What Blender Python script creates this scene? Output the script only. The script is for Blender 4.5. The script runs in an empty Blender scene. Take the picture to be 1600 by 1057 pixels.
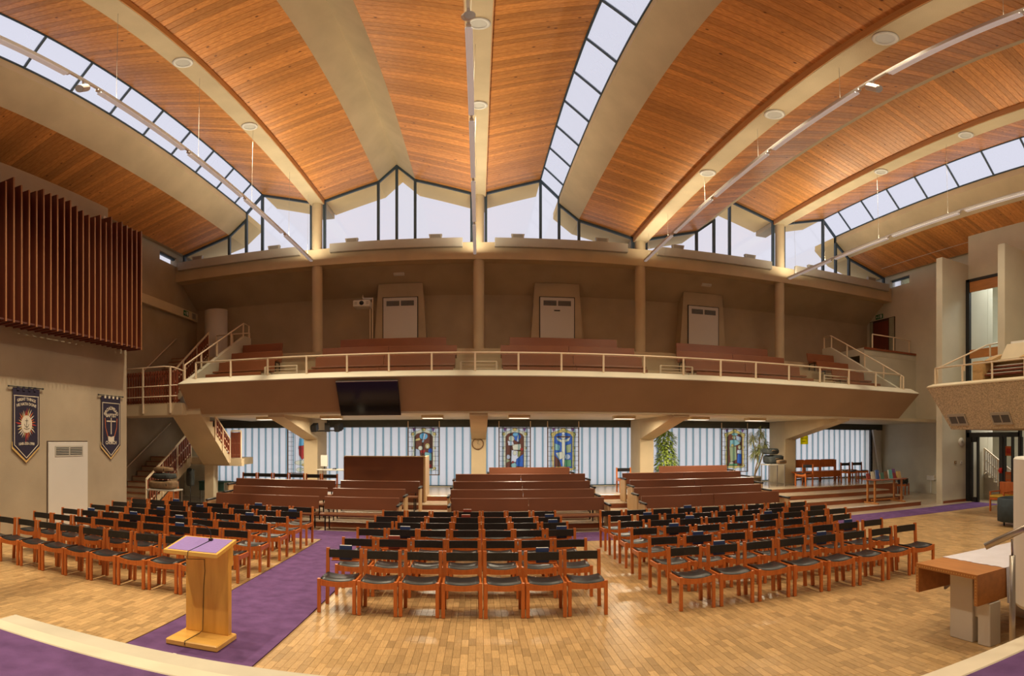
import bpy, math, random
from math import sin, cos, tan, pi, atan2, sqrt, radians
from mathutils import Vector, Matrix
random.seed(7)
sc = bpy.context.scene
COL = sc.collection
# ------------------------------------------------------------------ camera (stitched panorama, level)
FPX, CX, CY, HC = 900.0, 748.0, 690.0, 2.23
cam = bpy.data.cameras.new('camera'); cam.type = 'PANO'
cam.panorama_type = 'EQUIRECTANGULAR'
cam.longitude_min = -CX / FPX; cam.longitude_max = (1600 - CX) / FPX
cam.latitude_max = CY / FPX; cam.latitude_min = -(1057 - CY) / FPX
cam.clip_start = 0.05; cam.clip_end = 300
camo = bpy.data.objects.new('camera', cam); COL.objects.link(camo)
camo.location = (0, 0, HC); camo.rotation_euler = (pi / 2, 0, 0)
sc.camera = camo
# ------------------------------------------------------------------ world: even bright overcast
w = bpy.data.worlds.new('world'); sc.world = w; w.use_nodes = True
bg = w.node_tree.nodes['Background']
bg.inputs[0].default_value = (1.0, 0.965, 1.02, 1); bg.inputs[1].default_value = 1.12
DOWNLIGHT_W = 1050.0
CEILING_FILL_W = 50.0  # power of the fill added to brighten the ceiling
FLUO_E = 0.22
sc.view_settings.view_transform = 'Standard'; sc.view_settings.look = 'None'
sc.view_settings.gamma = 1.0; sc.view_settings.use_curve_mapping = False
sc.view_settings.exposure = -0.40
sc.cycles.max_bounces = 8; sc.cycles.diffuse_bounces = 5; sc.cycles.transparent_max_bounces = 16
sc.cycles.caustics_reflective = False; sc.cycles.caustics_refractive = False
sc.cycles.sample_clamp_indirect = 6.0

# ------------------------------------------------------------------ helpers
def ang(px, py):
    return (px - CX) / FPX, (CY - py) / FPX
def at_y(px, py, Y):
    t, e = ang(px, py); d = Y / cos(t); return Vector((Y * tan(t), Y, HC + d * tan(e)))
def at_x(px, py, X):
    t, e = ang(px, py); d = X / sin(t); return Vector((X, d * cos(t), HC + d * tan(e)))
def at_z(px, py, z):
    t, e = ang(px, py); d = (z - HC) / tan(e); return Vector((d * sin(t), d * cos(t), z))
def proj(p):
    d = sqrt(p[0] ** 2 + p[1] ** 2)
    return CX + FPX * atan2(p[0], p[1]), CY - FPX * atan2(p[2] - HC, d), d

def wloc(o):
    v = Vector((0, 0, 0))
    while o is not None:
        v += o.location; o = o.parent
    return v

class MB:
    def __init__(s): s.v = []; s.f = []; s.t = []; s.tint = 0.5
    def add(s, vs, fs):
        b = len(s.v); s.v += [tuple(q) for q in vs]
        s.f += [tuple(b + i for i in q) for q in fs]; s.t += [s.tint] * len(fs); return s
    def box(s, x0, x1, y0, y1, z0, z1):
        vs = [(x, y, z) for z in (z0, z1) for y in (y0, y1) for x in (x0, x1)]
        return s.add(vs, [(0, 2, 3, 1), (4, 5, 7, 6), (0, 1, 5, 4), (2, 6, 7, 3), (0, 4, 6, 2), (1, 3, 7, 5)])
    def cbox(s, x0, x1, y0, y1, z0, z1, c=0.01):
        c = min(c, (x1 - x0) * .45, (y1 - y0) * .45, (z1 - z0) * .45)
        X, Y, Z = (x0, x1), (y0, y1), (z0, z1); vs = []; idx = {}
        for i in (0, 1):
            for j in (0, 1):
                for k in (0, 1):
                    for a in range(3):
                        p = [X[i], Y[j], Z[k]]
                        sg = [1 - 2 * i, 1 - 2 * j, 1 - 2 * k]
                        for b in range(3):
                            if b != a: p[b] += sg[b] * c
                        idx[(i, j, k, a)] = len(vs); vs.append(tuple(p))
        g = lambda i, j, k, a: idx[(i, j, k, a)]
        fs = []
        for i in (0, 1):
            q = [g(i, 0, 0, 0), g(i, 1, 0, 0), g(i, 1, 1, 0), g(i, 0, 1, 0)]; fs.append(q if i else q[::-1])
            q = [g(0, i, 0, 1), g(1, i, 0, 1), g(1, i, 1, 1), g(0, i, 1, 1)]; fs.append(q[::-1] if i else q)
            q = [g(0, 0, i, 2), g(1, 0, i, 2), g(1, 1, i, 2), g(0, 1, i, 2)]; fs.append(q if i else q[::-1])
        for i in (0, 1):
            for j in (0, 1):
                fs.append([g(i, j, 0, 0), g(i, j, 1, 0), g(i, j, 1, 1), g(i, j, 0, 1)])
                fs.append([g(i, 0, j, 0), g(i, 1, j, 0), g(i, 1, j, 2), g(i, 0, j, 2)])
                fs.append([g(0, i, j, 1), g(1, i, j, 1), g(1, i, j, 2), g(0, i, j, 2)])
                for k in (0, 1): fs.append([g(i, j, k, 0), g(i, j, k, 1), g(i, j, k, 2)])
        ctr = Vector(((x0 + x1) / 2, (y0 + y1) / 2, (z0 + z1) / 2)); out = []
        for q in fs:
            a, b, d = [Vector(vs[n]) for n in q[:3]]
            n = (b - a).cross(d - a); m = sum((Vector(vs[n_]) for n_ in q), Vector()) / len(q)
            out.append(tuple(q) if n.dot(m - ctr) > 0 else tuple(reversed(q)))
        return s.add(vs, out)
    def prism(s, poly, axis, a0, a1):
        n = len(poly)
        def P(q, a):
            return (a, q[0], q[1]) if axis == 'x' else (q[0], a, q[1]) if axis == 'y' else (q[0], q[1], a)
        vs = [P(q, a0) for q in poly] + [P(q, a1) for q in poly]
        fs = [tuple(range(n))[::-1], tuple(range(n, 2 * n))] + [(i, (i + 1) % n, n + (i + 1) % n, n + i) for i in range(n)]
        return s.add(vs, fs)
    def hexa(s, b, t):
        return s.add(list(b) + list(t), [(3, 2, 1, 0), (4, 5, 6, 7), (0, 1, 5, 4), (1, 2, 6, 5), (2, 3, 7, 6), (3, 0, 4, 7)])
    def bar(s, p, q, wd, ht=None, up=(0, 0, 1)):
        p, q = Vector(p), Vector(q); ht = ht or wd; d = (q - p).normalized(); u = Vector(up)
        if abs(d.dot(u)) > .98: u = Vector((0, 1, 0))
        r = d.cross(u).normalized() * wd / 2; u = r.cross(d).normalized() * ht / 2
        return s.hexa([p - r - u, p + r - u, p + r + u, p - r + u], [q - r - u, q + r - u, q + r + u, q - r + u])
    def tube(s, pts, r, n=8, cap=True):
        pts = [Vector(p) for p in pts]; rs = r if isinstance(r, (list, tuple)) else [r] * len(pts)
        prev = None; rings = []
        for i, p in enumerate(pts):
            d = (pts[min(i + 1, len(pts) - 1)] - pts[max(i - 1, 0)]).normalized()
            if prev is None:
                u = Vector((0, 0, 1)) if abs(d.z) < .9 else Vector((1, 0, 0))
                a = d.cross(u).normalized()
            else:
                a = (prev - d * prev.dot(d)).normalized()
            prev = a; b = d.cross(a)
            rings.append([p + (a * cos(2 * pi * k / n) + b * sin(2 * pi * k / n)) * rs[i] for k in range(n)])
        vs = [q for rg in rings for q in rg]; fs = []
        for i in range(len(pts) - 1):
            for k in range(n):
                fs.append((i * n + k, i * n + (k + 1) % n, (i + 1) * n + (k + 1) % n, (i + 1) * n + k))
        if cap:
            fs.append(tuple(range(n))[::-1]); fs.append(tuple((len(pts) - 1) * n + k for k in range(n)))
        return s.add(vs, fs)
    def lathe(s, prof, c=(0, 0, 0), n=20, axis='z', a0=0, a1=2 * pi):
        full = abs(a1 - a0 - 2 * pi) < 1e-6; m = n if full else n + 1; vs = []; fs = []
        for (r, z) in prof:
            for k in range(m):
                t = a0 + (a1 - a0) * k / n; x, y = r * cos(t), r * sin(t)
                q = (x, y, z) if axis == 'z' else (x, z, y) if axis == 'y' else (z, x, y)
                vs.append((c[0] + q[0], c[1] + q[1], c[2] + q[2]))
        for i in range(len(prof) - 1):
            for k in range(n):
                k2 = (k + 1) % m
                fs.append((i * m + k, i * m + k2, (i + 1) * m + k2, (i + 1) * m + k))
        return s.add(vs, fs)
    def grid(s, fn, nu, nv, th=0.0):
        vs = [fn(i / nu, j / nv) for j in range(nv + 1) for i in range(nu + 1)]
        fs = [(j * (nu + 1) + i, j * (nu + 1) + i + 1, (j + 1) * (nu + 1) + i + 1, (j + 1) * (nu + 1) + i) for j in range(nv) for i in range(nu)]
        return s.add(vs, fs)
    def build(s, name, mat, parent=None, smooth=False, origin=None):
        if parent is not None: o0 = wloc(parent)
        elif origin is not None: o0 = Vector(origin)
        else:
            xs, ys, zs = zip(*s.v); o0 = Vector(((min(xs) + max(xs)) / 2, (min(ys) + max(ys)) / 2, min(zs)))
        me = bpy.data.meshes.new(name)
        me.from_pydata([(a - o0.x, b - o0.y, c - o0.z) for a, b, c in s.v], [], s.f)
        at = me.attributes.new('tint', 'FLOAT', 'FACE'); at.data.foreach_set('value', s.t)
        if mat is not None: me.materials.append(mat)
        if smooth: me.polygons.foreach_set('use_smooth', [True] * len(me.polygons))
        me.update()
        o = bpy.data.objects.new(name, me); COL.objects.link(o)
        if parent is not None: o.parent = parent
        else: o.location = o0
        return o

def tag(o, label=None, cat=None, group=None, kind=None):
    if label: o['label'] = label
    if cat: o['category'] = cat
    if group: o['group'] = group
    if kind: o['kind'] = kind
    return o
def thing(name, label, cat, loc=(0, 0, 0), group=None):
    o = bpy.data.objects.new(name, None); COL.objects.link(o); o.location = loc
    o.empty_display_size = .1
    return tag(o, label, cat, group)
def struct(name, loc=(0, 0, 0)):
    o = bpy.data.objects.new(name, None); COL.objects.link(o); o.location = loc
    o['kind'] = 'structure'; return o
def copy_tree(o, parent=None):
    c = o.copy(); COL.objects.link(c); c.parent = parent
    for ch in o.children: copy_tree(ch, c)
    return c
ORD = ['first', 'second', 'third', 'fourth', 'fifth', 'sixth', 'seventh', 'eighth', 'ninth', 'tenth', 'eleventh', 'twelfth']

# ------------------------------------------------------------------ materials
def lin(r, g, b):
    f = lambda c: (c / 255 / 12.92) if c / 255 <= .04045 else ((c / 255 + .055) / 1.055) ** 2.4
    return (f(r), f(g), f(b))
MATS = {}
def mat(name, rgb, rough=.6, var=.12, scale=4.0, stretch=(1, 1, 1), bump=0.0, metal=0.0, rgb2=None, detail=4, tint=0.0, coat=0, bscale=None, spec=.5, knots=False):
    if name in MATS: return MATS[name]
    m = bpy.data.materials.new(name); m.use_nodes = True; nt = m.node_tree; N = nt.nodes; L = nt.links
    b = N['Principled BSDF']; b.inputs['Roughness'].default_value = rough; b.inputs['Metallic'].default_value = metal
    b.inputs['Specular IOR Level'].default_value = spec
    if coat: b.inputs['Coat Weight'].default_value = coat; b.inputs['Coat Roughness'].default_value = .15
    tc = N.new('ShaderNodeTexCoord'); mp = N.new('ShaderNodeMapping'); mp.inputs['Scale'].default_value = stretch
    L.new(tc.outputs['Object'], mp.inputs['Vector'])
    oi = N.new('ShaderNodeObjectInfo')
    nz = N.new('ShaderNodeTexNoise'); nz.noise_dimensions = '4D'; nz.inputs['Scale'].default_value = scale; nz.inputs['Detail'].default_value = detail
    L.new(mp.outputs[0], nz.inputs['Vector'])
    mu = N.new('ShaderNodeMath'); mu.operation = 'MULTIPLY'; mu.inputs[1].default_value = 20; L.new(oi.outputs['Random'], mu.inputs[0]); L.new(mu.outputs[0], nz.inputs['W'])
    rp = N.new('ShaderNodeValToRGB'); c2 = rgb2 or tuple(min(1, c * (1 + var)) for c in rgb); c1 = tuple(c * (1 - var) for c in rgb)
    rp.color_ramp.elements[0].position = .3; rp.color_ramp.elements[1].position = .7
    rp.color_ramp.elements[0].color = (*c1, 1); rp.color_ramp.elements[1].color = (*c2, 1)
    L.new(nz.outputs['Fac'], rp.inputs[0]); out = rp.outputs[0]
    if tint:
        a = N.new('ShaderNodeAttribute'); a.attribute_name = 'tint'
        mr = N.new('ShaderNodeMapRange'); mr.inputs['To Min'].default_value = 1 - tint; mr.inputs['To Max'].default_value = 1 + tint
        L.new(a.outputs['Fac'], mr.inputs[0])
        mx = N.new('ShaderNodeVectorMath'); mx.operation = 'SCALE'; L.new(out, mx.inputs[0]); L.new(mr.outputs[0], mx.inputs['Scale']); out = mx.outputs[0]
    if knots:
        mp2 = N.new('ShaderNodeMapping'); mp2.inputs['Scale'].default_value = (1.5, 2.6, 1.5); L.new(tc.outputs['Object'], mp2.inputs['Vector'])
        vo = N.new('ShaderNodeTexVoronoi'); vo.inputs['Scale'].default_value = 1.5; L.new(mp2.outputs[0], vo.inputs['Vector'])
        kr = N.new('ShaderNodeValToRGB'); kr.color_ramp.elements[0].position = .05; kr.color_ramp.elements[1].position = .11
        kr.color_ramp.elements[0].color = (.22, .14, .10, 1); kr.color_ramp.elements[1].color = (1, 1, 1, 1)
        L.new(vo.outputs['Distance'], kr.inputs[0])
        mk = N.new('ShaderNodeMix'); mk.data_type = 'RGBA'; mk.blend_type = 'MULTIPLY'; mk.inputs['Factor'].default_value = 1
        L.new(out, mk.inputs['A']); L.new(kr.outputs[0], mk.inputs['B']); out = mk.outputs['Result']
    L.new(out, b.inputs['Base Color'])
    if bump:
        n2 = nz
        if bscale:
            n2 = N.new('ShaderNodeTexNoise'); n2.inputs['Scale'].default_value = bscale; n2.inputs['Detail'].default_value = 2; L.new(tc.outputs['Object'], n2.inputs['Vector'])
        bp = N.new('ShaderNodeBump'); bp.inputs['Strength'].default_value = bump; bp.inputs['Distance'].default_value = .02
        L.new(n2.outputs['Fac'], bp.inputs['Height']); L.new(bp.outputs[0], b.inputs['Normal'])
    MATS[name] = m; return m
def glassmat(name, tr=(.95, .97, 1), refl=.06, milk=0.0, milkc=(.9, .93, .97)):
    m = bpy.data.materials.new(name); m.use_nodes = True; nt = m.node_tree; N = nt.nodes; L = nt.links
    for n in list(N): N.remove(n)
    o = N.new('ShaderNodeOutputMaterial'); t = N.new('ShaderNodeBsdfTransparent'); t.inputs[0].default_value = (*tr, 1)
    g = N.new('ShaderNodeBsdfGlossy'); g.inputs['Roughness'].default_value = .05
    tc = N.new('ShaderNodeTexCoord'); nz = N.new('ShaderNodeTexNoise'); nz.inputs['Scale'].default_value = 1.3
    L.new(tc.outputs['Object'], nz.inputs['Vector'])
    last = t.outputs[0]
    if milk:
        tl = N.new('ShaderNodeBsdfTranslucent'); tl.inputs[0].default_value = (*milkc, 1)
        mm = N.new('ShaderNodeMixShader'); mr = N.new('ShaderNodeMapRange'); mr.inputs['To Min'].default_value = milk * .85; mr.inputs['To Max'].default_value = min(1, milk * 1.15)
        L.new(nz.outputs['Fac'], mr.inputs[0]); L.new(mr.outputs[0], mm.inputs[0]); L.new(last, mm.inputs[1]); L.new(tl.outputs[0], mm.inputs[2]); last = mm.outputs[0]
    mx = N.new('ShaderNodeMixShader'); mx.inputs[0].default_value = refl
    L.new(last, mx.inputs[1]); L.new(g.outputs[0], mx.inputs[2]); L.new(mx.outputs[0], o.inputs[0])
    return m
def emis(name, rgb, e):
    m = bpy.data.materials.new(name); m.use_nodes = True; b = m.node_tree.nodes['Principled BSDF']
    b.inputs['Base Color'].default_value = (*rgb, 1); b.inputs['Emission Color'].default_value = (*rgb, 1); b.inputs['Emission Strength'].default_value = e
    b.inputs['Roughness'].default_value = .5
    return m

CONC = mat('concrete', (.56, .45, .295), .85, .10, 1.2, bump=.12, bscale=40)
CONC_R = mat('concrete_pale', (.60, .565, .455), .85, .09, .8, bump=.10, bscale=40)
CONC_W = mat('render_wall', (.37, .30, .215), .9, .12, .9, bump=.10, bscale=50)
CONC_B = mat('render_back_wall', (.45, .36, .245), .9, .14, .7, bump=.10, bscale=50)
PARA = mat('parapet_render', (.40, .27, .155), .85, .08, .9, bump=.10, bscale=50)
PEBBLE = mat('pebbledash', (.56, .47, .34), .9, .35, 26, bump=1.0, detail=3)
CREAM = mat('cream_paint', (.62, .53, .37), .6, .05, 2)
PINE = mat('pine_boards', (.59, .225, .055), .40, .16, 2.2, (1.0, 14, 14), tint=.22, knots=True, rgb2=(.70, .31, .085))
PINE_B = mat('pine_beam_side', (.58, .29, .10), .45, .12, 2.2, (14, .6, 14))
EAVE = mat('eaves_soffit', (.88, .64, .28), .7, .05, 2)
PARQ = mat('parquet_oak', (.42, .26, .115), .33, .16, 9, (14, 1.4, 1), tint=.24, rgb2=(.51, .325, .15))
PARQ_BASE = mat('parquet_joint', (.27, .155, .065), .6, .1, 4)
PURPLE = mat('purple_carpet', (.125, .062, .165), .95, .22, 5, bump=.3, bscale=260, spec=.1, detail=6)
STONE = mat('stage_nosing', (.62, .53, .40), .6, .08, 3)
STONE2 = mat('stage_step', (.48, .43, .34), .7, .08, 3)
CHW = mat('chair_wood', (.50, .125, .024), .32, .16, 3, (10, 10, 1.2), rgb2=(.58, .16, .035))
VINYL = mat('black_vinyl', (.012, .012, .014), .38, .2, 12, bump=.05)
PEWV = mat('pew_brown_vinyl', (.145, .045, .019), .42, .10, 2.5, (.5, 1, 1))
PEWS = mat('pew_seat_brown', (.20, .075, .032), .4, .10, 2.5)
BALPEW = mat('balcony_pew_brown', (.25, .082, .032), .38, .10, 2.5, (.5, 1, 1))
PEWEND = mat('pew_end_beech', (.50, .33, .17), .45, .1, 3, (8, 8, 1))
BLACK = mat('black_metal', (.012, .012, .013), .45, .1, 5)
FRAME = mat('window_frame_dark', (.035, .06, .085), .5, .1, 4)
WHITEP = mat('white_paint', (.72, .70, .66), .5, .03, 2)
DOORW = mat('door_white', (.60, .565, .53), .5, .04, .8)
RAIL = mat('rail_cream', (.78, .64, .47), .4, .04, 4)
REDW = mat('red_slats', (.22, .055, .025), .5, .2, 3, (8, 8, 1))
FIN = mat('organ_fin_wood', (.15, .036, .018), .42, .25, 2, (10, 10, .6))
FINE = mat('organ_fin_edge', (.30, .13, .055), .45, .15, 2, (10, 10, .6))
STEPW = mat('step_wood', (.26, .075, .03), .35, .15, 3, (1, 8, 8))
TREAD = mat('step_tread', (.45, .36, .26), .22, .12, 3, (1, 8, 8))
LECT = mat('lectern_maple', (.72, .36, .07), .3, .12, 2.0, (6, 6, .8), rgb2=(.80, .44, .10))
LECT2 = mat('lectern_base_maple', (.72, .39, .085), .3, .12, 2.0, (.8, 6, 6), rgb2=(.80, .46, .12))
LILAC = mat('lilac_felt', (.24, .16, .42), .9, .06, 30)
TABW = mat('table_oak', (.42, .17, .05), .35, .14, 2.5, (6, .8, 6))
STEEL = mat('brushed_steel', (.45, .40, .34), .3, .05, 4, metal=.9)
GOLD = mat('gold_thread', (.60, .40, .14), .5, .1, 10)
NAVY = mat('banner_navy', (.018, .012, .035), .9, .2, 20)
IVORY = mat('ivory_cloth', (.62, .55, .45), .9, .06, 10)
ORANGE = mat('orange_cloth', (.55, .14, .04), .9, .1, 10)
REDC = mat('red_cloth', (.42, .04, .03), .9, .1, 10)
GREYW = mat('grey_box', (.42, .39, .34), .6, .05, 3)
DARKBAND = mat('dark_header', (.06, .065, .06), .6, .1, 4)
TEAL = mat('glazing_joint_teal', (.10, .19, .24), .5, .05, 3)
CLOTH = mat('white_cloth', (.62, .60, .68), .8, .05, 5, bump=.15, bscale=12)
GREEN = mat('exit_green', (.01, .16, .07), .5, .05, 5)
BLUEBK = mat('blue_book', (.02, .045, .16), .5, .1, 8)
REDBK = mat('red_book', (.30, .05, .035), .5, .1, 8)
PAPER = mat('paper', (.7, .68, .62), .7, .04, 8)
TERRA = mat('planter', (.24, .19, .13), .8, .15, 6)
LEAF1 = mat('leaf_green', (.30, .46, .06), .5, .35, 3, rgb2=(.50, .62, .14))
LEAF2 = mat('leaf_dracaena', (.30, .40, .12), .5, .4, 5, rgb2=(.58, .60, .30))
BARK = mat('bark', (.28, .19, .09), .8, .2, 10)
BAG1 = mat('bag_dark', (.03, .035, .035), .8, .3, 8)
BAG2 = mat('bag_tan', (.20, .12, .06), .8, .3, 8)
SCREEN = mat('tv_screen', (.006, .007, .012), .12, .2, 2)
GLASS = glassmat('clear_glass', (.96, .97, 1), .05)
SKYG = glassmat('skylight_glass', (.92, .94, .99), .0, milk=.25, milkc=(.95, .96, .99))
UGLASS = glassmat('channel_glass', (.93, .935, .93), .05, milk=.40, milkc=(.93, .94, .94))
ACRYL = glassmat('rail_glass', (.93, .95, .94), .05)
LEADM = mat('lead_came', (.03, .03, .035), .5, .1, 5)
FLUO = emis('fluorescent_diffuser', (.95, .95, .97), FLUO_E)
LAMP = emis('lamp_lens', (.45, .42, .36), .22)
SOFLIGHT = emis('soffit_lamp', (1.0, .9, .72), 1.6)

# ------------------------------------------------------------------ setting constants
B = 5.756
XL, XR, YB, YREAR = -11.5, 17.25, 20.0, -5.0
YCL = 20.1
HI, LO = 11.30, 9.72
TH, TL = 11.50, 9.93          # timber edge at high and low beams
# roof profile: list of (kind, (u0,z0), (u1,z1)) per bay, u from the left beam centre of the bay
def bay_high():
    return [('t', (.25, TH), (2.22, 12.13)), ('c', (2.22, 12.13), (2.878, 12.80)), ('c', (2.878, 12.80), (3.53, 12.13)), ('t', (3.53, 12.13), (B - .25, TH))]
def bay_step():
    return [('t', (.25, TH), (2.164, 12.10)), ('s', (2.164, 12.10), (2.82, 11.38)), ('l', (2.82, 11.38), (2.82, 11.12)), ('c', (2.82, 11.12), (3.53, 10.50)), ('t', (3.53, 10.50), (B - .25, TL))]
def mirror(segs):
    return [(k, (B - b[0], b[1]), (B - a[0], a[1])) for k, a, b in reversed(segs)]
BAYS = [(-2 * B, mirror(bay_step())), (-B, bay_high()), (0, bay_step()), (B, mirror(bay_step())), (2 * B, bay_step())]
BEAMS = [(-B, HI), (0, HI), (B, LO), (2 * B, HI)]

# ------------------------------------------------------------------ ceiling
ceiling = struct('ceiling')
slab = MB(); CEI_Y0, CEI_Y1 = YREAR, 21.75
def sheet(m, a, b, y0, y1, dz=0.0):
    m.add([(a[0], y0, a[1] + dz), (b[0], y0, b[1] + dz), (b[0], y1, b[1] + dz), (a[0], y1, a[1] + dz)], [(0, 1, 2, 3)])
boards = []
for x0, segs in BAYS:
    for k, a, b in segs:
        A = (x0 + a[0], a[1]); Bq = (x0 + b[0], b[1])
        if k == 't':
            sheet(slab, A, Bq, CEI_Y0, CEI_Y1, .06)
            y = CEI_Y0; wd = .165
            while y < YCL - .01:
                y1 = min(y + wd, YCL)
                cxm = ((A[0] + Bq[0]) / 2, (y + y1) / 2, (A[1] + Bq[1]) / 2)
                px, py, d = proj(cxm)
                inf = (y > .5) and -60 < px < 1660 and py > -50
                L_ = abs(Bq[0] - A[0]); R2 = d * d + (cxm[2] - HC) ** 2
                boards.append(((wd * L_ * (cxm[2] - HC) / R2 ** 1.5) if inf else 0, A, Bq, y, y1)); y = y1
        elif k == 'c':
            sheet(slab, A, Bq, CEI_Y0, CEI_Y1, .08)
for xb, zs in BEAMS:   # closing strips above the beams
    t = TH if zs == HI else TL
    sheet(slab, (xb - .26, t + .06), (xb + .26, t + .06), CEI_Y0, CEI_Y1)
sheet(slab, (XL - .1, TL + .06), (XL + .26, TL + .06), CEI_Y0, CEI_Y1); sheet(slab, (XR - .3, TL + .06), (XR + .3, TL + .06), CEI_Y0, CEI_Y1)
slab.build('roof_deck', CONC, ceiling)
boards.sort(key=lambda q: -q[0])
def board(m, A, Bq, y0, y1):
    g = .006; dz = .012; r = random.uniform(-.0015, .0015)
    m.tint = random.random()
    m.add([(A[0], y0, A[1] + dz), (A[0], y0 + g, A[1] + r), (A[0], y1 - g, A[1] + r), (A[0], y1, A[1] + dz),
           (Bq[0], y0, Bq[1] + dz), (Bq[0], y0 + g, Bq[1] + r), (Bq[0], y1 - g, Bq[1] + r), (Bq[0], y1, Bq[1] + dz)],
          [(1, 0, 4, 5), (2, 1, 5, 6), (3, 2, 6, 7)])
for i, (_, A, Bq, y0, y1) in enumerate(boards[:300]):
    m = MB(); board(m, A, Bq, y0, y1); m.build('ceiling_board', PINE, ceiling)
m = MB()
for (_, A, Bq, y0, y1) in boards[300:]: board(m, A, Bq, y0, y1)
tag(m.build('ceiling_boards', PINE, ceiling), kind='stuff')
# folded concrete ridges
for x0, segs in BAYS:
    m = MB()
    for k, a, b in segs:
        if k in 'cl':
            A = (x0 + a[0], a[1]); Bq = (x0 + b[0], b[1])
            m.add([(A[0], YREAR, A[1]), (Bq[0], YREAR, Bq[1]), (Bq[0], YCL, Bq[1]), (A[0], YCL, A[1])], [(0, 1, 2, 3)])
    if m.f: m.build('concrete_fold', CONC, ceiling)
# eaves outside the clerestory
m = MB()
for x0, segs in BAYS:
    for k, a, b in segs:
        if k in 'tcl': sheet(m, (x0 + a[0], a[1]), (x0 + b[0], b[1]), YCL + .08, 21.7)
m.build('eaves', EAVE, ceiling)
for xb, zs in BEAMS:
    t = TH if zs == HI else TL
    bm = struct('roof_beam', (xb, 0, zs))
    MB().box(xb - .235, xb + .235, YREAR, 21.6, zs, t + .05).build('beam_core', CONC, bm)
    for s in (-1, 1):
        MB().box(*sorted((xb + s * .236, xb + s * .255)), YREAR, YCL, zs + .012, t + .03).build('beam_side_board', PINE_B, bm)

# ------------------------------------------------------------------ skylights
wn = [0]
def window(loc):
    wn[0] += 1; return struct('window_%d' % wn[0], loc)
for x0, segs in BAYS:
    for k, a, b in segs:
        if k != 's': continue
        A = Vector((x0 + a[0], 0, a[1])); Bv = Vector((x0 + b[0], 0, b[1])); d = (Bv - A)
        W = window((A.x, 8, A.z))
        up = Vector((-d.z, 0, d.x)); up = up if up.z > 0 else -up; up.normalize()
        y = YREAR
        while y < YCL - .2:
            y1 = min(y + 1.5, YCL)
            p = MB().hexa([A + Vector((0, y + .03, 0)), Bv + Vector((0, y + .03, 0)), Bv + Vector((0, y1 - .03, 0)), A + Vector((0, y1 - .03, 0))],
                          [q + up * .012 for q in (A + Vector((0, y + .03, 0)), Bv + Vector((0, y + .03, 0)), Bv + Vector((0, y1 - .03, 0)), A + Vector((0, y1 - .03, 0)))])
            p.build('pane', SKYG, W); y = y1
        y = YREAR; i = 0
        while y < YCL + .05:
            thick = abs((y / 3.0) - round(y / 3.0)) < .17 and abs(y - 3 * round(y / 3)) < .3
            yy = y + 1.0 if False else y
            if thick:
                for s in (-.11, .11): MB().bar(A + Vector((0, yy + s, 0)) - up * .02, Bv + Vector((0, yy + s, 0)) - up * .02, .05, .08, up).build('glazing_bar', FRAME, W)
            else:
                MB().bar(A + Vector((0, yy, 0)), Bv + Vector((0, yy, 0)), .045, .06, up).build('glazing_bar', FRAME, W)
            y += 1.5; i += 1
        for q in (A, Bv): MB().bar(q + Vector((0, YREAR, 0)), q + Vector((0, YCL, 0)), .05, .05).build('edge_trim', FRAME, W)

# ------------------------------------------------------------------ back beam, columns, clerestory
SILL = 9.37; BEAMB = 8.72
bb = struct('back_beam', (2.88, 20, BEAMB))
MB().box(XL, XR, 19.8, 20.35, BEAMB, SILL).build('beam', CONC, bb)
for i in range(5):
    xa = -2 * B + i * B + (.55 if i else .2); xe = -2 * B + (i + 1) * B - (.55 if i < 4 else .3)
    tray = thing('sill_tray', 'long pale box lying along the clerestory sill, ' + ORD[i] + ' bay from the left', 'sill box', ((xa + xe) / 2, 19.7, SILL - .2), 'sill boxes below the clerestory')
    MB().cbox(xa, xe, 19.62, 19.798, SILL - .22, SILL + .12, .01).build('casing', GREYW, tray)
    for f in (.17, .80):
        xx = xa + (xe - xa) * f
        fl = thing('sill_floodlight', 'small grey box light above the ' + ORD[i] + ' clerestory sill from the left, ' + ('left' if f < .5 else 'right') + ' one', 'light', (xx, 19.72, SILL + .12), 'small lights on the clerestory sill')
        MB().prism([(xx - .2, SILL + .12), (xx + .2, SILL + .12), (xx + .23, SILL + .28), (xx - .23, SILL + .28)], 'y', 19.64, 19.79).build('housing', GREYW, fl)
        MB().box(xx - .17, xx + .17, 19.635, 19.642, SILL + .14, SILL + .26).build('lens', mat('lamp_glass_grey', (.25, .24, .22), .2, .05, 4), fl)
for i, (xb, zs) in enumerate(BEAMS):
    c = struct('column', (xb, YB, 5.2))
    MB().lathe([(.19, 5.0), (.19, BEAMB)], (xb, YB, 0), 24).build('lower_shaft', CONC, c, True)
    MB().lathe([(.19, SILL), (.19, zs)], (xb, YB - .02, 0), 24).build('upper_shaft', CONC, c, True)
    lc = struct('lower_column', (xb, 19.7, .6))
    MB().cbox(xb - .25, xb + .25, 19.15, 20.4, .55, 3.0, .015).build('shaft', CONC, lc)
    MB().prism([(15.68, 3.07), (15.68, 2.93), (19.16, 2.30), (19.16, 3.07)], 'x', xb - .25, xb + .25).build('bracket', CONC, lc)
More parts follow.
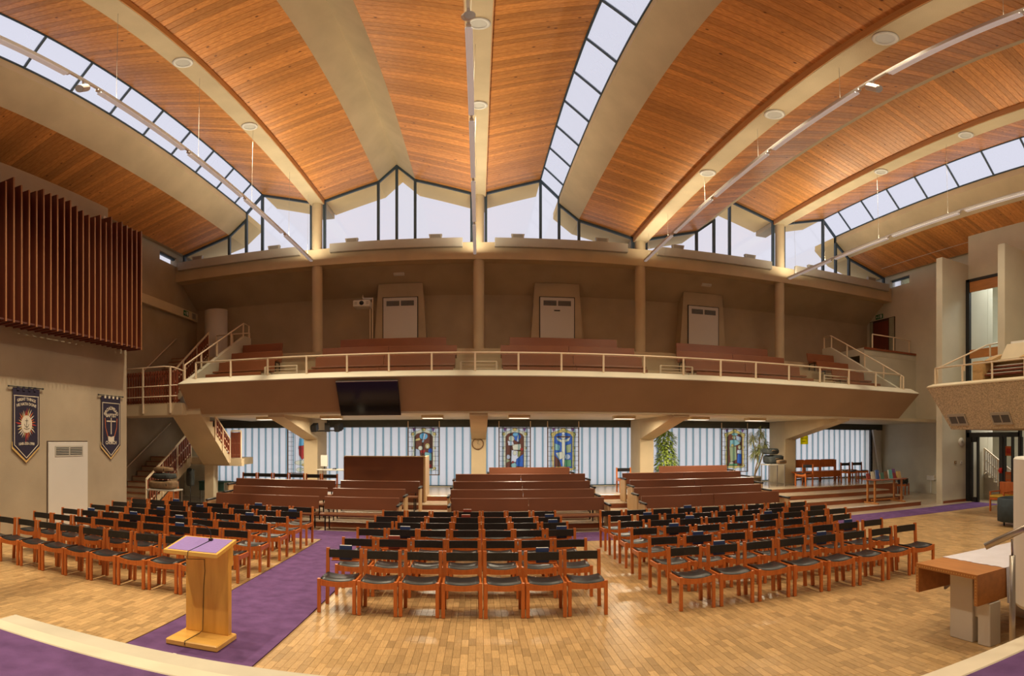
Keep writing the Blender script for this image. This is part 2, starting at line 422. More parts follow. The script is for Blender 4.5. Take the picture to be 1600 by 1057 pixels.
# clerestory glazing
for x0, segs in BAYS:
    W = window((x0 + B / 2, YCL, SILL))
    pts = []
    for k, a, b in segs:
        for q in (a, b):
            if not pts or abs(pts[-1][0] - q[0]) > 1e-4 or abs(pts[-1][1] - q[1]) > 1e-4: pts.append(q)
    pts = [(x0 + u, z) for u, z in pts]
    for (xa, za), (xe, ze) in zip(pts[:-1], pts[1:]):
        if abs(xa - xe) > .05:
            MB().prism([(xa + .03, SILL), (xe - .03, SILL), (xe - .03, ze), (xa + .03, za)], 'y', YCL - .01, YCL + .01).build('pane', GLASS, W)
        MB().bar((xa, YCL, za - .045), (xe, YCL, ze - .045), .09, .09, (0, 1, 0)).build('head_frame', FRAME, W)
    seen = []
    for xa, za in pts:
        if seen and abs(seen[-1] - xa) < .05: continue
        seen.append(xa)
        MB().box(xa - .045, xa + .045, YCL - .06, YCL + .06, SILL, za - .02).build('mullion', FRAME, W)
    # slots between mullion and column
    for s, xx in ((1, x0), (-1, x0 + B)):
        zt = TH if any(abs(xx - q[0]) < .1 and q[1] == HI for q in BEAMS) else TL
        MB().box(*sorted((xx + s * .02, xx + s * .25)), YCL - .01, YCL + .01, SILL, zt - .2).build('slot_pane', GLASS, W)

# ------------------------------------------------------------------ walls
MB().box(XL - .3, XL, YREAR, 21.9, -.1, 9.40).box(XL - .3, XL, YREAR, 18.6, 9.40, 10.1).box(XL - .3, XL, 18.6, 19.9, 9.78, 10.1).box(XL - .3, XL, 19.9, 21.9, 9.40, 10.1).build('wall_left', CONC_W, origin=(XL, 8, 0))['kind'] = 'structure'
W = window((XL, 19.2, 9.4)); MB().box(XL - .16, XL - .14, 18.6, 19.9, 9.40, 9.78).build('pane', GLASS, W); MB().box(XL - .2, XL - .1, 18.6, 19.9, 9.70, 9.78).build('frame', FRAME, W)
# right wall: far part, with slot window
MB().box(XR, XR + .3, 14.15, 21.9, -.1, 9.40).box(XR, XR + .3, 14.15, 18.6, 9.40, 10.1).box(XR, XR + .3, 18.6, 19.9, 9.78, 10.1).box(XR, XR + .3, 19.9, 21.9, 9.40, 10.1).build('wall_right', CONC_R, origin=(XR, 18, 0))['kind'] = 'structure'
W = window((XR, 19.2, 9.4)); MB().box(XR + .14, XR + .16, 18.6, 19.9, 9.40, 9.78).build('pane', SKYG, W); MB().box(XR + .1, XR + .2, 18.6, 19.9, 9.70, 9.78).build('frame', FRAME, W)
# right wall near part: above and beside the foyer glazing
m = MB().box(16.1, 16.4, 11.6, 14.15, 8.35, 10.2).box(16.1, 16.4, YREAR, 11.35, -.1, 10.2).box(16.42, XR + .3, 11.36, 14.0, 9.9, 10.2)
m.box(16.4, XR + .3, 14.0, 14.15, 9.0, 10.1)
m.build('wall_right', CONC_R, origin=(16.1, 8, 0))['kind'] = 'structure'
MB().cbox(14.7, XR, 14.15, 14.45, 0, 9.0, .012).build('wall_fin', CONC_R)['kind'] = 'structure'
MB().cbox(14.7, 16.3, 11.35, 11.65, 2.9, 8.9, .012).build('wall_fin', CONC_R)['kind'] = 'structure'
MB().box(14.75, 16.12, 14.135, 14.149, 0, .10).build('baseboard_right', STEPW)['kind'] = 'structure'
# recess wall behind balcony with sloping head
m = MB().box(XL, XR, 21.6, 21.9, 3.0, 7.9)
m.prism([(20.30, 8.74), (21.62, 7.83), (21.9, 7.83), (21.9, 9.0), (20.30, 9.0)], 'x', XL, XR)
m.box(XL, XR, 20.34, 21.9, 8.95, 9.0)
m.build('wall_back', CONC_B, origin=(2.9, 21.6, 3))['kind'] = 'structure'
MB().box(XL - .3, XR + .3, YREAR - .3, YREAR, -.1, 13.2).build('wall_rear', CONC_R)['kind'] = 'structure'
# organ screen wall on the left
MB().box(-9.6, -9.3, 2.0, 12.4, 0, 8.87).box(-9.6, -9.3, 12.4, 13.27, 0, 7.6).build('wall_organ', CONC_W, origin=(-9.45, 8, 0))['kind'] = 'structure'

# ------------------------------------------------------------------ floor
floor = struct('floor')
MB().box(XL, 21.5, YREAR, 21.0, -.12, -.012).build('floor_base', PARQ_BASE, floor)
MB().box(XL, 16.0, 13.75, 21.0, -.012, .0).build('rear_floor', TREAD, floor)
MB().box(XL, -9.3, 12.4, 13.75, -.012, .0).build('side_floor', TREAD, floor)
MB().box(13.9, XR, 13.75, 21, -.01, .012).build('side_floor', TREAD, floor)
BW, BL = .0775, .232
blocks = []
x = -9.25
while x < 16.05:
    y = 2.4 + random.choice((0, .5)) * BL + random.uniform(-.02, .02)
    while y < 12.5:
        if not (-3.49 < x + BW / 2 < -2.076):
            px, py, d = proj((x, y, 0)); R2 = d * d + HC * HC
            vis = -5 < px < 1605 and py < 1060
            blocks.append((1 / R2 ** 1.5 if vis else 0, x, y))
        y += BL
    x += BW
blocks.sort(key=lambda q: -q[0])
def blockm(m, x, y):
    g = .0006; h = random.uniform(-.0006, .0006); m.tint = min(1, max(0, random.gauss(.5, .27)))
    x0, x1, y0, y1 = x + g, x + BW - g, y + g, y + BL - g; c = .0012
    m.add([(x0, y0, -.006), (x1, y0, -.006), (x1, y1, -.006), (x0, y1, -.006), (x0 + c, y0 + c, h), (x1 - c, y0 + c, h), (x1 - c, y1 - c, h), (x0 + c, y1 - c, h)],
          [(4, 5, 6, 7), (0, 1, 5, 4), (1, 2, 6, 5), (2, 3, 7, 6), (3, 0, 4, 7)])
shown = [b for b in blocks if b[0] > 0 and not (4.55 < b[1] < 4.9 and 3.5 < b[2] < 4.4)]
first = set(id(b) for b in shown[:300])
for b in shown[:300]:
    m = MB(); blockm(m, b[1], b[2]); m.build('parquet_block', PARQ, floor)
m = MB()
for b in blocks:
    if id(b) not in first: blockm(m, b[1], b[2])
tag(m.build('parquet_blocks', PARQ, floor), kind='stuff')
# carpet
MB().box(-3.49, -2.076, 3.2, 12.5, -.008, .004).box(-9.3, 16.0, 12.5, 13.75, -.008, .004).build('carpet', PURPLE)
tag(bpy.data.objects['carpet'], 'purple aisle carpet running from the stage to the cross aisle before the pews', 'carpet')
# stage
stage = struct('stage', (0, 0, 0))
ZS = HC - 1.6
MB().box(-9.3, 16.1, YREAR, 2.47, 0, ZS - .006).box(-9.3, .4, 2.47, 3.2, 0, ZS - .006).build('stage_carpet', PURPLE, stage)
MB().cbox(-9.3, .6, 3.2, 3.385, 0, ZS, .012).build('stage_nosing', STONE, stage)
MB().cbox(.4, 16.1, 2.47, 2.68, 0, ZS, .012).build('stage_nosing', STONE, stage)
MB().cbox(.4, .6, 2.47, 3.385, 0, ZS, .012).build('stage_nosing', STONE, stage)
for i, (z, y) in enumerate(((ZS - .17, 3.97), (ZS - .325, 4.27), (ZS - .48, 4.57))):
    MB().cbox(-4.12, .3, 3.386, y, 0 if i == 0 else 0, z, .012).build('stage_step', STONE2, stage)

# ------------------------------------------------------------------ tiers for the pews
tiers = struct('pew_tiers', (3.2, 14.4, 0))
TY = [14.40, 15.30, 16.12, 17.10]
for i, y in enumerate(TY):
    z = .15 * (i + 1); ye = 20.6
    xe_ = 15.2 if i == 3 else 13.9
    MB().box(-7.4, xe_, y + (.0 if i < 3 else 0), ye if i == 3 else TY[i + 1] + .02, 0, z - .03).build('riser', STEPW, tiers)
    MB().cbox(-7.42, xe_ + .02, y - .02, ye if i == 3 else TY[i + 1] + .02, z - .03, z, .006).build('tread', TREAD, tiers)

# ------------------------------------------------------------------ channel glass windows
ZW0, ZW1 = .62, 2.74
YW = 20.62
MB().box(XL, XR, 20.55, 20.9, -.1, ZW0).build('wall_window_base', CONC_R)['kind'] = 'structure'
MB().box(XL, XR, 20.45, 20.9, ZW1, 3.05).build('trim_1', DARKBAND)['kind'] = 'structure'
MB().box(XL, -10.25, 20.5, 20.9, ZW0, 3.05).build('wall_window_pier', CONC_R)['kind'] = 'structure'
MB().box(16.65, XR, 20.5, 20.9, ZW0, 3.05).build('wall_window_pier', WHITEP)['kind'] = 'structure'
edges = [-10.25, -B, 0, B, 2 * B, 16.65]
for i in range(5):
    xa, xe = edges[i], edges[i + 1]; n = round((xe - xa) / .285); p = (xe - xa) / n
    W = window(((xa + xe) / 2, YW, ZW0))
    for k in range(n):
        q = xa + k * p; m = MB(); m.tint = random.random()
        m.prism([(q + .035, YW), (q + p - .035, YW), (q + p - .03, YW + .05), (q + p - .036, YW + .05), (q + p - .042, YW + .007), (q + .042, YW + .007), (q + .036, YW + .05), (q + .03, YW + .05)], 'z', ZW0, ZW1)
        m.build('glass_plank', UGLASS, W)
        j = MB().box(q - .031, q + .031, YW + .014, YW + .03, ZW0, ZW1)
        j.build('joint', TEALG if 'TEALG' in globals() else globals().setdefault('TEALG', glassmat('joint_teal', (.52, .66, .70), .05, milk=.4, milkc=(.52, .66, .70))), W)
    MB().box(xa, xe, YW - .03, YW + .06, ZW0 - .02, ZW0 + .03).build('bottom_frame', FRAME, W)
MB().box(16.6, 16.7, 20.5, 20.62, ZW0, 2.76).build('trim_2', BLACK)['kind'] = 'structure'
MB().prism([(16.62, 2.76), (16.80, 2.76), (17.22, .62), (17.04, .62)], 'y', 20.36, 20.48).build('trim_3', WHITEP)['kind'] = 'structure'

# ------------------------------------------------------------------ balcony
balc = struct('balcony', (2.9, 15, 3))
XBL, XBR = -8.63, 14.4
P0 = dict(tf=(15.0, 3.94), tb=(15.35, 4.12), bf=(15.62, 3.06))
m = MB()   # front parapet: leaning face with sloping coping, ends cut on the slant
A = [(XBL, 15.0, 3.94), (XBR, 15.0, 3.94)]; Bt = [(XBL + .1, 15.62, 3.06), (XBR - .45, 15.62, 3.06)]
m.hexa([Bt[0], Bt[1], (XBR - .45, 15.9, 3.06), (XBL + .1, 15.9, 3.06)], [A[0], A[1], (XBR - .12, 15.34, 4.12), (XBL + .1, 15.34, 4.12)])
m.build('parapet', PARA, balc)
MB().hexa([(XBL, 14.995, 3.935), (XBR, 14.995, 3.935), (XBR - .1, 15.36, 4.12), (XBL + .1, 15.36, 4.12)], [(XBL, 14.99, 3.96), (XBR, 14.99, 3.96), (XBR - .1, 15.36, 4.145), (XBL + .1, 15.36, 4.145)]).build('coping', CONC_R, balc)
MB().box(XBL + .1, XBR - .45, 15.64, 21.6, 3.0, 3.08).box(XBR - .5, XR, 16.4, 21.6, 3.0, 3.12).build('soffit', CREAM, balc)
TIERS = [(15.95, 3.57), (16.75, 4.08), (17.75, 4.53), (18.75, 4.98), (19.75, 5.45)]
for i, (y, z) in enumerate(TIERS):
    ye = TIERS[i + 1][0] if i < 4 else 21.6
    MB().box(XBL + .16, XBR - .62, y, ye, 3.1, z).build('seating_step', CONC, balc)
for xa, xe in ((XBL + .02, XBL + .16), (XBR - .62, XBR - .48)):
    MB().prism([(15.02, 3.92), (19.75, 6.2), (20.3, 6.2), (20.3, 3.1), (15.64, 3.08)], 'x', xa, xe).build('side_wall', CONC_R, balc)
# door boxes on the back wall
for i, xc in enumerate((-B / 2, B / 2, 1.5 * B)):
    nb = struct('wall_door_recess_%d' % (i + 1), (xc, 21.0, 5.45))
    MB().prism([(xc - 1.0, 5.4), (xc + 1.0, 5.4), (xc + .82, 8.2), (xc - .82, 8.2)], 'y', 21.02, 21.62).build('surround', CONC_B, nb)
    D = struct('door_%d' % (i + 1), (xc, 21.0, 5.45))
    MB().box(xc - .66, xc + .66, 20.99, 21.03, 5.45, 7.66).build('shadow_frame', BLACK, D)
    MB().cbox(xc - .63, xc + .63, 20.965, 21.0, 5.45, 7.63, .008).build('leaf', DOORW, D)
    for s in (-1, 1):
        xv = xc + s * .27
        MB().box(xv - .24, xv + .24, 20.958, 20.966, 7.31, 7.50).build('vent', mat('vent_dark', (.03, .035, .04), .4, .2, 10), D)
        for zz in (7.35, 7.405, 7.46): MB().box(xv - .24, xv + .24, 20.945, 20.96, zz - .006, zz + .006).build('vent_slat', GREYW, D)
    if i == 1: MB().cbox(xc - .12, xc + .1, 20.94, 20.965, 7.1, 7.14, .005).build('handle', BLACK, D)
for xc, which in ((-B / 2, 'left'), (1.5 * B, 'right')):
    e = thing('emergency_light', 'small white emergency light above the ' + which + ' balcony door', 'light', (xc, 20.6, 8.4), 'emergency lights above balcony doors')
    zc = 8.42
    MB().cbox(xc - .2, xc + .2, 20.62, 20.78, zc, zc + .12, .015).build('casing', WHITEP, e)
    MB().box(xc - .16, xc + .16, 20.612, 20.622, zc + .02, zc + .10).build('diffuser', PAPER, e)

# balcony rails
def rail_run(name, label, pts, posts, h, r=.025, bars=(), panel=False, drop=0.0):
    """pts: foot line points; posts: list of fractions along the polyline"""
    pts = [Vector(p) for p in pts]
    t = thing(name, label, 'railing', pts[0])
    MB().tube([p + Vector((0, 0, h)) for p in pts], r, 8).build('top_rail', RAIL, t, True)
    for b in bars: MB().tube([p + Vector((0, 0, b)) for p in pts], r * .7, 6).build('rail_bar', RAIL, t, True)
    seg = [(pts[i + 1] - pts[i]).length for i in range(len(pts) - 1)]; tot = sum(seg); P = []
    for f in posts:
        dd = f * tot
        for i, L_ in enumerate(seg):
            if dd <= L_ + 1e-6 or i == len(seg) - 1: P.append(pts[i] + (pts[i + 1] - pts[i]) * (dd / L_)); break
            dd -= L_
    for p in P: MB().cbox(p.x - .024, p.x + .024, p.y - .024, p.y + .024, p.z - drop, p.z + h, .004).build('post', RAIL, t)
    if panel:
        for a, b in zip(P[:-1], P[1:]):
            MB().box(a.x + .03, b.x - .03, a.y + .005, a.y + .013, a.z + .03, a.z + h - .05).build('glass_panel', ACRYL, t)
    return t
rail_run('balcony_rail', 'long cream metal railing along the front of the balcony', [(XBL + .45, 15.3, 4.11), (XBR - .64, 15.3, 4.11)], [i / 19 for i in range(20)], .50, panel=True, drop=.02)
for nm, xx, side in (('l', XBL + .09, 'left'), ('r', XBR - .55, 'right')):
    s = 1 if nm == 'r' else -1
    rail_run('stair_rail', 'cream handrail climbing the sloping wall at the ' + side + ' end of the balcony', [(xx, 15.25, 4.05), (xx, 19.75, 6.2), (xx - s * .0, 20.25, 6.2)], [0.0, .22, .45, .68, .9, 1.0], .50)
for xx, nm in ((-B, 'left'), (0, 'second'), (B, 'third'), (2 * B, 'right')):
    t = rail_run('aisle_barrier', 'low barred cream barrier at the foot of the ' + nm + ' balcony aisle', [(xx - .5, 16.1, 3.57), (xx + .5, 16.1, 3.57)], [0, 1], .90, .018, bars=(.60, .70, .80), drop=0)

# ------------------------------------------------------------------ pews
def pew(x0, x1, Y, z, label, cat, group, vin, nseg=2, ends='', lift=.0, hi=.82, lo=.50):
    t = thing('pew', label, cat, ((x0 + x1) / 2, Y, z), group)
    L_ = (x1 - x0) / nseg
    for k in range(nseg):
        a, b = x0 + k * L_ + .008, x0 + (k + 1) * L_ - .008
        prof = [(Y - .055, z + lo), (Y - .025, z + lo - .01), (Y + .05, z + hi - .05), (Y + .045, z + hi - .008), (Y + .02, z + hi), (Y - .005, z + hi - .012)]
        MB().prism(prof, 'x', a, b).build('backrest', vin, t)
        MB().prism([(Y - .50, z + .405), (Y - .49, z + .385), (Y - .06, z + .36), (Y - .06, z + .42), (Y - .40, z + .445), (Y - .49, z + .44)], 'x', a, b).build('seat', PEWS if vin is PEWV else vin, t)
    MB().box(x0 + .05, x1 - .05, Y + .052, Y + .075, z + hi - .11, z + hi - .06).build('book_ledge', PEWEND, t)
    n = max(2, int((x1 - x0) / 1.2) + 1)
    for k in range(n):
        xx = x0 + .12 + (x1 - x0 - .24) * k / (n - 1)
        m = MB(); m.bar((xx, Y - .38, z), (xx, Y - .38, z + .40), .03); m.bar((xx, Y + .02, z), (xx, Y + .0, z + hi - .2), .03); m.bar((xx, Y - .40, z + .37), (xx, Y + .0, z + .35), .03); m.build('leg_frame', BLACK, t)
    for e in ends:
        xx = x0 - .03 if e == 'l' else x1 + .03
        MB().prism([(Y - .52, z), (Y + .07, z), (Y + .09, z + .60), (Y - .50, z + .66)], 'x', xx - .02, xx + .02).build('end_panel', PEWEND, t)
        MB().cbox(xx - .035, xx + .035, Y - .54, Y + .05, z + .64, z + .69, .01).build('arm_cap', BLACK, t)
    return t
PY = [14.15, 14.98, 15.85, 16.78, 17.70]
RN = ['front', 'second', 'third', 'fourth', 'rearmost']
for i, y in enumerate(PY):
    z = .15 * i + .004
    cx0, cx1 = [(-.68, 3.13), (-.74, 3.05), (-.70, 3.10), (-.68, 3.14), (.31, 2.82)][i]
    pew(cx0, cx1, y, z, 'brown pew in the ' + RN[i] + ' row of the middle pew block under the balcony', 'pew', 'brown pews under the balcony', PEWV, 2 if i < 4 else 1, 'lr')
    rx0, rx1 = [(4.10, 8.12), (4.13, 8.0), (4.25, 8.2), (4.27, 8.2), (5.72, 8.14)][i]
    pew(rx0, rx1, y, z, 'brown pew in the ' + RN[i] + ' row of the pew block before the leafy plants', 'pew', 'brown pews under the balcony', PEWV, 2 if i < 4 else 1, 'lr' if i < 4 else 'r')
    if i < 3:
        lx = [-6.93, -6.8, -7.1][i]
        pew(lx, -4.02, y, z, 'brown pew in the ' + RN[i] + ' row of the pew block nearest the staircase', 'pew', 'brown pews under the balcony', PEWV, 1, 'l')
        pew(-3.88, [-1.96, -1.91, -1.62][i], y, z, 'brown pew in the ' + RN[i] + ' row before the tall wooden booth', 'pew', 'brown pews under the balcony', PEWV, 1, 'r')
BP = [(16.35, 3.57), (17.35, 4.08), (18.35, 4.53), (19.35, 4.98)]
BX = [[(-8.4, -6.5), (-8.4, -6.4), (-8.4, -6.5), (-8.4, -6.85)], [(-5.0, -.72), (-5.05, -.70), (-5.1, -.69), (-4.74, -1.08)], [(.68, 4.95), (.69, 5.05), (.69, 5.08), (1.03, 4.73)],
      [(6.5, 10.75), (6.5, 10.8), (6.55, 10.75), (6.9, 10.6)], [(12.2, 13.7), (12.2, 13.7), (12.2, 13.7), (12.4, 13.7)]]
BN = ['leftmost', 'second', 'middle', 'fourth', 'rightmost']
for b in range(5):
    for i, (y, z) in enumerate(BP):
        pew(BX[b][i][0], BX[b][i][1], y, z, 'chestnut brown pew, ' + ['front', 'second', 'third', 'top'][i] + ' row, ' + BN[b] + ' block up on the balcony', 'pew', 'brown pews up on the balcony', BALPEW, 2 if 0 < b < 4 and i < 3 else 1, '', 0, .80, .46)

# ------------------------------------------------------------------ chairs
def make_chair():
    t = thing('chair', 'chair', 'chair')
    hw = .227
    for s in (-1, 1):
        MB().cbox(s * hw - .022, s * hw + .022, -.235, -.193, 0, .462, .004).build('leg', CHW, t)
        m = MB(); m.hexa([(s * hw - .022, .185, 0), (s * hw + .022, .185, 0), (s * hw + .022, .228, 0), (s * hw - .022, .228, 0)],
                         [(s * hw - .022, .225, .785), (s * hw + .022, .225, .785), (s * hw + .022, .262, .785), (s * hw - .022, .262, .785)]); m.build('leg', CHW, t)
        MB().cbox(s * hw - .014, s * hw + .014, -.195, .19, .365, .44, .003).build('side_rail', CHW, t)
    sag = lambda f: .028 * (1 - (2 * f - 1) ** 2)
    m = MB(); n = 8; a = hw - .022
    top = [(-a + 2 * a * i / n, .452 - sag(i / n)) for i in range(n + 1)]; bot = [(-a + 2 * a * i / n, .365 - .008 * (1 - (2 * i / n - 1) ** 2)) for i in range(n + 1)]
    m.prism(bot + top[::-1], 'y', -.228, -.203).build('front_rail', CHW, t)
    MB().cbox(-a, a, .19, .212, .36, .43, .003).build('back_rail', CHW, t)
    def S(u, v, dz=0): return (-(a + .006) + 2 * (a + .006) * u, -.215 + .395 * v, .476 - sag(u) - .012 * v + dz - (.012 if v == 0 else 0))
    m = MB(); nu, nv = 8, 3
    vs = [S(i / nu, j / nv) for j in range(nv + 1) for i in range(nu + 1)] + [S(i / nu, j / nv, -.028) for j in range(nv + 1) for i in range(nu + 1)]
    K = (nu + 1) * (nv + 1); fs = []
    for j in range(nv):
        for i in range(nu):
            q = j * (nu + 1) + i; fs += [(q, q + 1, q + nu + 2, q + nu + 1), (K + q + nu + 1, K + q + nu + 2, K + q + 1, K + q)]
    for i in range(nu):
        fs += [(i + 1, i, K + i, K + i + 1)]; q = nv * (nu + 1) + i; fs += [(q, q + 1, K + q + 1, K + q)]
    for j in range(nv):
        q = j * (nu + 1); fs += [(q, q + nu + 1, K + q + nu + 1, K + q)]; q += nu; fs += [(q + nu + 1, q, K + q, K + q + nu + 1)]
    m.add(vs, fs); m.build('seat', VINYL, t, True)
    m = MB(); n = 6; fr = []; bk = []
    for i in range(n + 1):
        u = i / n; xx = -a + 2 * a * u; bow = .018 * (1 - (2 * u - 1) ** 2); fr.append((xx, .212 + bow)); bk.append((xx, .240 + bow))
    m.prism(fr + bk[::-1], 'z', .655, .765).build('backrest', VINYL, t)
    return t
proto = make_chair()
used = [False]
def place_chair(x, y, z, rz, label, group):
    o = proto if not used[0] else copy_tree(proto)
    used[0] = True
    o.location = (x, y, z); o.rotation_euler = (0, 0, rz); o['label'] = label; o['group'] = group; return o
ROWN = ['front', 'second', 'third', 'fourth', 'fifth', 'rear']
RY = {'left': [7.30, 8.30, 9.18, 10.15, 11.02, 11.85], 'centre': [7.22, 8.13, 9.10, 9.92, 10.70, 11.60], 'right': [7.10, 8.0, 8.98, 9.85, 10.62, 11.50]}
SPAN = {'left': [(-8.33, -3.55, 9)] * 6, 'centre': [(-2.02, 1.60, 7)] * 6, 'right': [(2.46, 7.0, 8)] * 3 + [(2.46, 7.52, 9)] * 3}
CH = {}
for blk in ('left', 'centre', 'right'):
    for r in range(6):
        x0, x1, n = SPAN[blk][r]; p = (x1 - x0) / n
        for k in range(n):
            x = x0 + p * (k + .5) + random.uniform(-.008, .008); y = RY[blk][r] + random.uniform(-.015, .015)
            CH[(blk, r, k)] = place_chair(x, y, .004, random.uniform(-.02, .02),
                'wooden chair with black seat, ' + ORD[k] + ' from left in ' + ROWN[r] + ' row, ' + blk + ' block', 'rows of wooden chairs facing the stage')
for k in range(6):
    place_chair(-7.40 + .53 * (k + .5), 16.75, .45, random.uniform(-.03, .03), 'wooden chair ' + ORD[k] + ' from left in the line behind the staircase-side pews', 'chairs behind the left pews')
place_chair(4.62, 17.75, .6, 0, 'lone wooden chair beside the pillar, in front of the pale glass wall', 'chairs on the raised rear floor')
place_chair(13.75, 18.35, .6, .1, 'wooden chair by the glass wall, left of the pair behind the book table', 'chairs on the raised rear floor')
place_chair(14.35, 18.4, .6, -.05, 'wooden chair by the glass wall, right of the pair behind the book table', 'chairs on the raised rear floor')
place_chair(11.25, 17.75, .6, -1.2, 'wooden chair standing side-on just right of the pillar by the benches', 'chairs on the raised rear floor')
place_chair(16.05, 17.75, .012, .5, 'wooden chair with bags on it beside the right wall', 'chairs by the right wall')
place_chair(-8.35, 17.9, 0, -1.2, 'wooden chair stored under the stair landing beside its pillar, in front', 'stored chairs under the landing')
place_chair(-8.35, 18.55, 0, -1.3, 'wooden chair stored under the stair landing beside its pillar, behind', 'stored chairs under the landing')

# hymn books in racks behind some chairs
bk = [('left', 2, 3, 0), ('left', 2, 5, 0), ('left', 1, 6, 0), ('left', 3, 7, 0), ('left', 4, 4, 0), ('left', 4, 8, 0), ('left', 3, 3, 0), ('left', 5, 2, 0), ('left', 5, 6, 0), ('left', 2, 1, 0),
      ('centre', 0, 0, 0), ('centre', 1, 1, 1), ('centre', 2, 1, 0), ('centre', 0, 5, 0), ('centre', 3, 6, 0), ('centre', 4, 6, 0), ('centre', 4, 3, 1), ('centre', 5, 3, 1), ('centre', 2, 6, 0),
      ('right', 0, 1, 0), ('right', 0, 4, 0), ('right', 1, 1, 0), ('right', 2, 1, 0), ('right', 3, 2, 0), ('right', 4, 1, 0), ('right', 5, 3, 0), ('right', 3, 5, 0), ('right', 1, 6, 0)]
for blk, r, k, c in bk:
    ch = CH[(blk, r, k)]; x, y, z = ch.location
    rk = MB().box(-.19, .19, .262, .33, .60, .612).box(-.19, .19, .325, .332, .60, .66).build('book_rack', CHW, None, origin=(0, 0, 0)); rk.parent = ch; rk.location = (0, 0, 0)
    x += random.uniform(-.05, .05)
    b = thing('hymn_book', ('blue' if not c else 'red') + ' hymn book behind the ' + ORD[k] + ' chair from left, ' + ROWN[r] + ' row, ' + blk + ' block', 'book', (x, y + .295, z + .612), 'hymn books in the chair racks')
    MB().cbox(x - .085, x + .085, y + .278, y + .312, z + .612, z + .815, .004).build('cover', REDBK if c else BLUEBK, b)
    MB().box(x - .08, x + .08, y + .283, y + .307, z + .80, z + .817).build('pages', PAPER, b)

# ------------------------------------------------------------------ lectern
lec = thing('lectern', 'pale maple lectern with lilac top standing on the purple carpet', 'lectern', (-2.84, 5.4, .004))
MB().cbox(-3.14, -2.535, 5.19, 5.68, .004, .075, .012).build('base', LECT2, lec)
MB().cbox(-3.10, -2.58, 5.56, 5.645, .075, 1.10, .006).build('body_panel', LECT, lec)
MB().cbox(-3.085, -2.595, 5.645, 5.72, .85, 1.09, .006).build('rear_block', LECT, lec)
def desk(y): return 1.075 + (y - 5.2) * .17
m = MB(); m.hexa([(-3.17, 5.2, desk(5.2) - .04), (-2.54, 5.2, desk(5.2) - .04), (-2.54, 5.68, desk(5.68) - .04), (-3.17, 5.68, desk(5.68) - .04)],
                 [(-3.17, 5.2, desk(5.2)), (-2.54, 5.2, desk(5.2)), (-2.54, 5.68, desk(5.68)), (-3.17, 5.68, desk(5.68))]); top = m.build('desk_top', LECT2, lec)
m = MB(); m.hexa([(-3.14, 5.23, desk(5.23) + .0005), (-2.57, 5.23, desk(5.23) + .0005), (-2.57, 5.65, desk(5.65) + .0005), (-3.14, 5.65, desk(5.65) + .0005)],
                 [(-3.14, 5.23, desk(5.23) + .004), (-2.57, 5.23, desk(5.23) + .004), (-2.57, 5.65, desk(5.65) + .004), (-3.14, 5.65, desk(5.65) + .004)]); m.build('lilac_inlay', LILAC, top)
mic = thing('gooseneck_microphone', 'thin black gooseneck microphone clipped to the lectern top', 'microphone', (-2.80, 5.58, desk(5.58)))
MB().cbox(-2.82, -2.78, 5.56, 5.60, desk(5.58), desk(5.58) + .03, .004).build('clip', BLACK, mic)
MB().tube([(-2.80, 5.58, desk(5.58) + .03), (-2.80, 5.58, desk(5.58) + .08), (-2.815, 5.57, desk(5.58) + .13), (-2.86, 5.55, desk(5.58) + .165), (-2.93, 5.52, desk(5.58) + .18)], .005, 6).build('stem', BLACK, mic, True)
MB().tube([(-2.93, 5.52, desk(5.58) + .18), (-2.985, 5.50, desk(5.58) + .183)], .011, 8).build('capsule', BLACK, mic, True)
cb = MB(); pts = [(-2.80, 5.565, desk(5.56) + .01), (-2.84, 5.35, desk(5.35) + .008), (-2.875, 5.20, desk(5.2) + .006), (-2.877, 5.192, 1.0), (-2.865, 5.55, .93), (-2.86, 5.555, .8), (-2.875, 5.553, .6), (-2.88, 5.553, .35), (-2.885, 5.55, .1), (-2.895, 5.50, .08), (-2.90, 5.3, .08), (-2.905, 5.19, .078), (-2.905, 5.18, .03)]
cb.tube(pts, .0035, 6).build('microphone_cable', BLACK, mic, True)
cl = thing('carpet_clip', 'small white and black connector lying on carpet before the lectern', 'connector', (-2.87, 4.93, .004))
MB().cbox(-2.90, -2.86, 4.92, 4.945, .004, .024, .004).build('plug', WHITEP, cl); MB().cbox(-2.86, -2.83, 4.922, 4.943, .004, .022, .004).build('cap', BLACK, cl)

# ------------------------------------------------------------------ communion table on the right
tb = thing('communion_table', 'oak topped communion table on white box legs, white cloth over it', 'table', (5.2, 4.2, 0))
X0, X1, Y0, Y1, ZT = 4.43, 6.4, 3.77, 4.67, .85
m = MB(); m.prism([(Y0, ZT - .34), (Y0 + .045, ZT - .34), (Y0 + .045, ZT - .05), (Y1 - .045, ZT - .05), (Y1 - .045, ZT - .34), (Y1, ZT - .34), (Y1, ZT), (Y0, ZT)], 'x', X0, X1); ttop = m.build('table_top', TABW, tb)
m = MB()
def tri(yc, zc, s):
    m.add([(X0 - .002, yc - s, zc - s * .7), (X0 - .002, yc + s, zc - s * .7), (X0 - .002, yc, zc + s * .8)], [(0, 2, 1)])
for i in range(24): tri(Y0 + .03 + i * (Y1 - Y0 - .06) / 23, ZT - .025, .012)
for i in range(8):
    tri(Y0 + .022, ZT - .06 - i * .035, .011); tri(Y1 - .022, ZT - .06 - i * .035, .011)
m.build('inlay', mat('inlay_gold', (.62, .36, .12), .4, .1, 8), ttop)
MB().cbox(4.62, 4.80, 4.00, 4.33, 0, ZT - .05, .006).build('leg', DOORW, tb)
MB().cbox(4.62, 4.80, 3.60 + .16, 3.93, 0, ZT - .35, .006).build('leg', DOORW, tb)
MB().cbox(4.66, 4.78, 3.93, 4.0, .30, .50, .004).build('junction_box', WHITEP, tb)
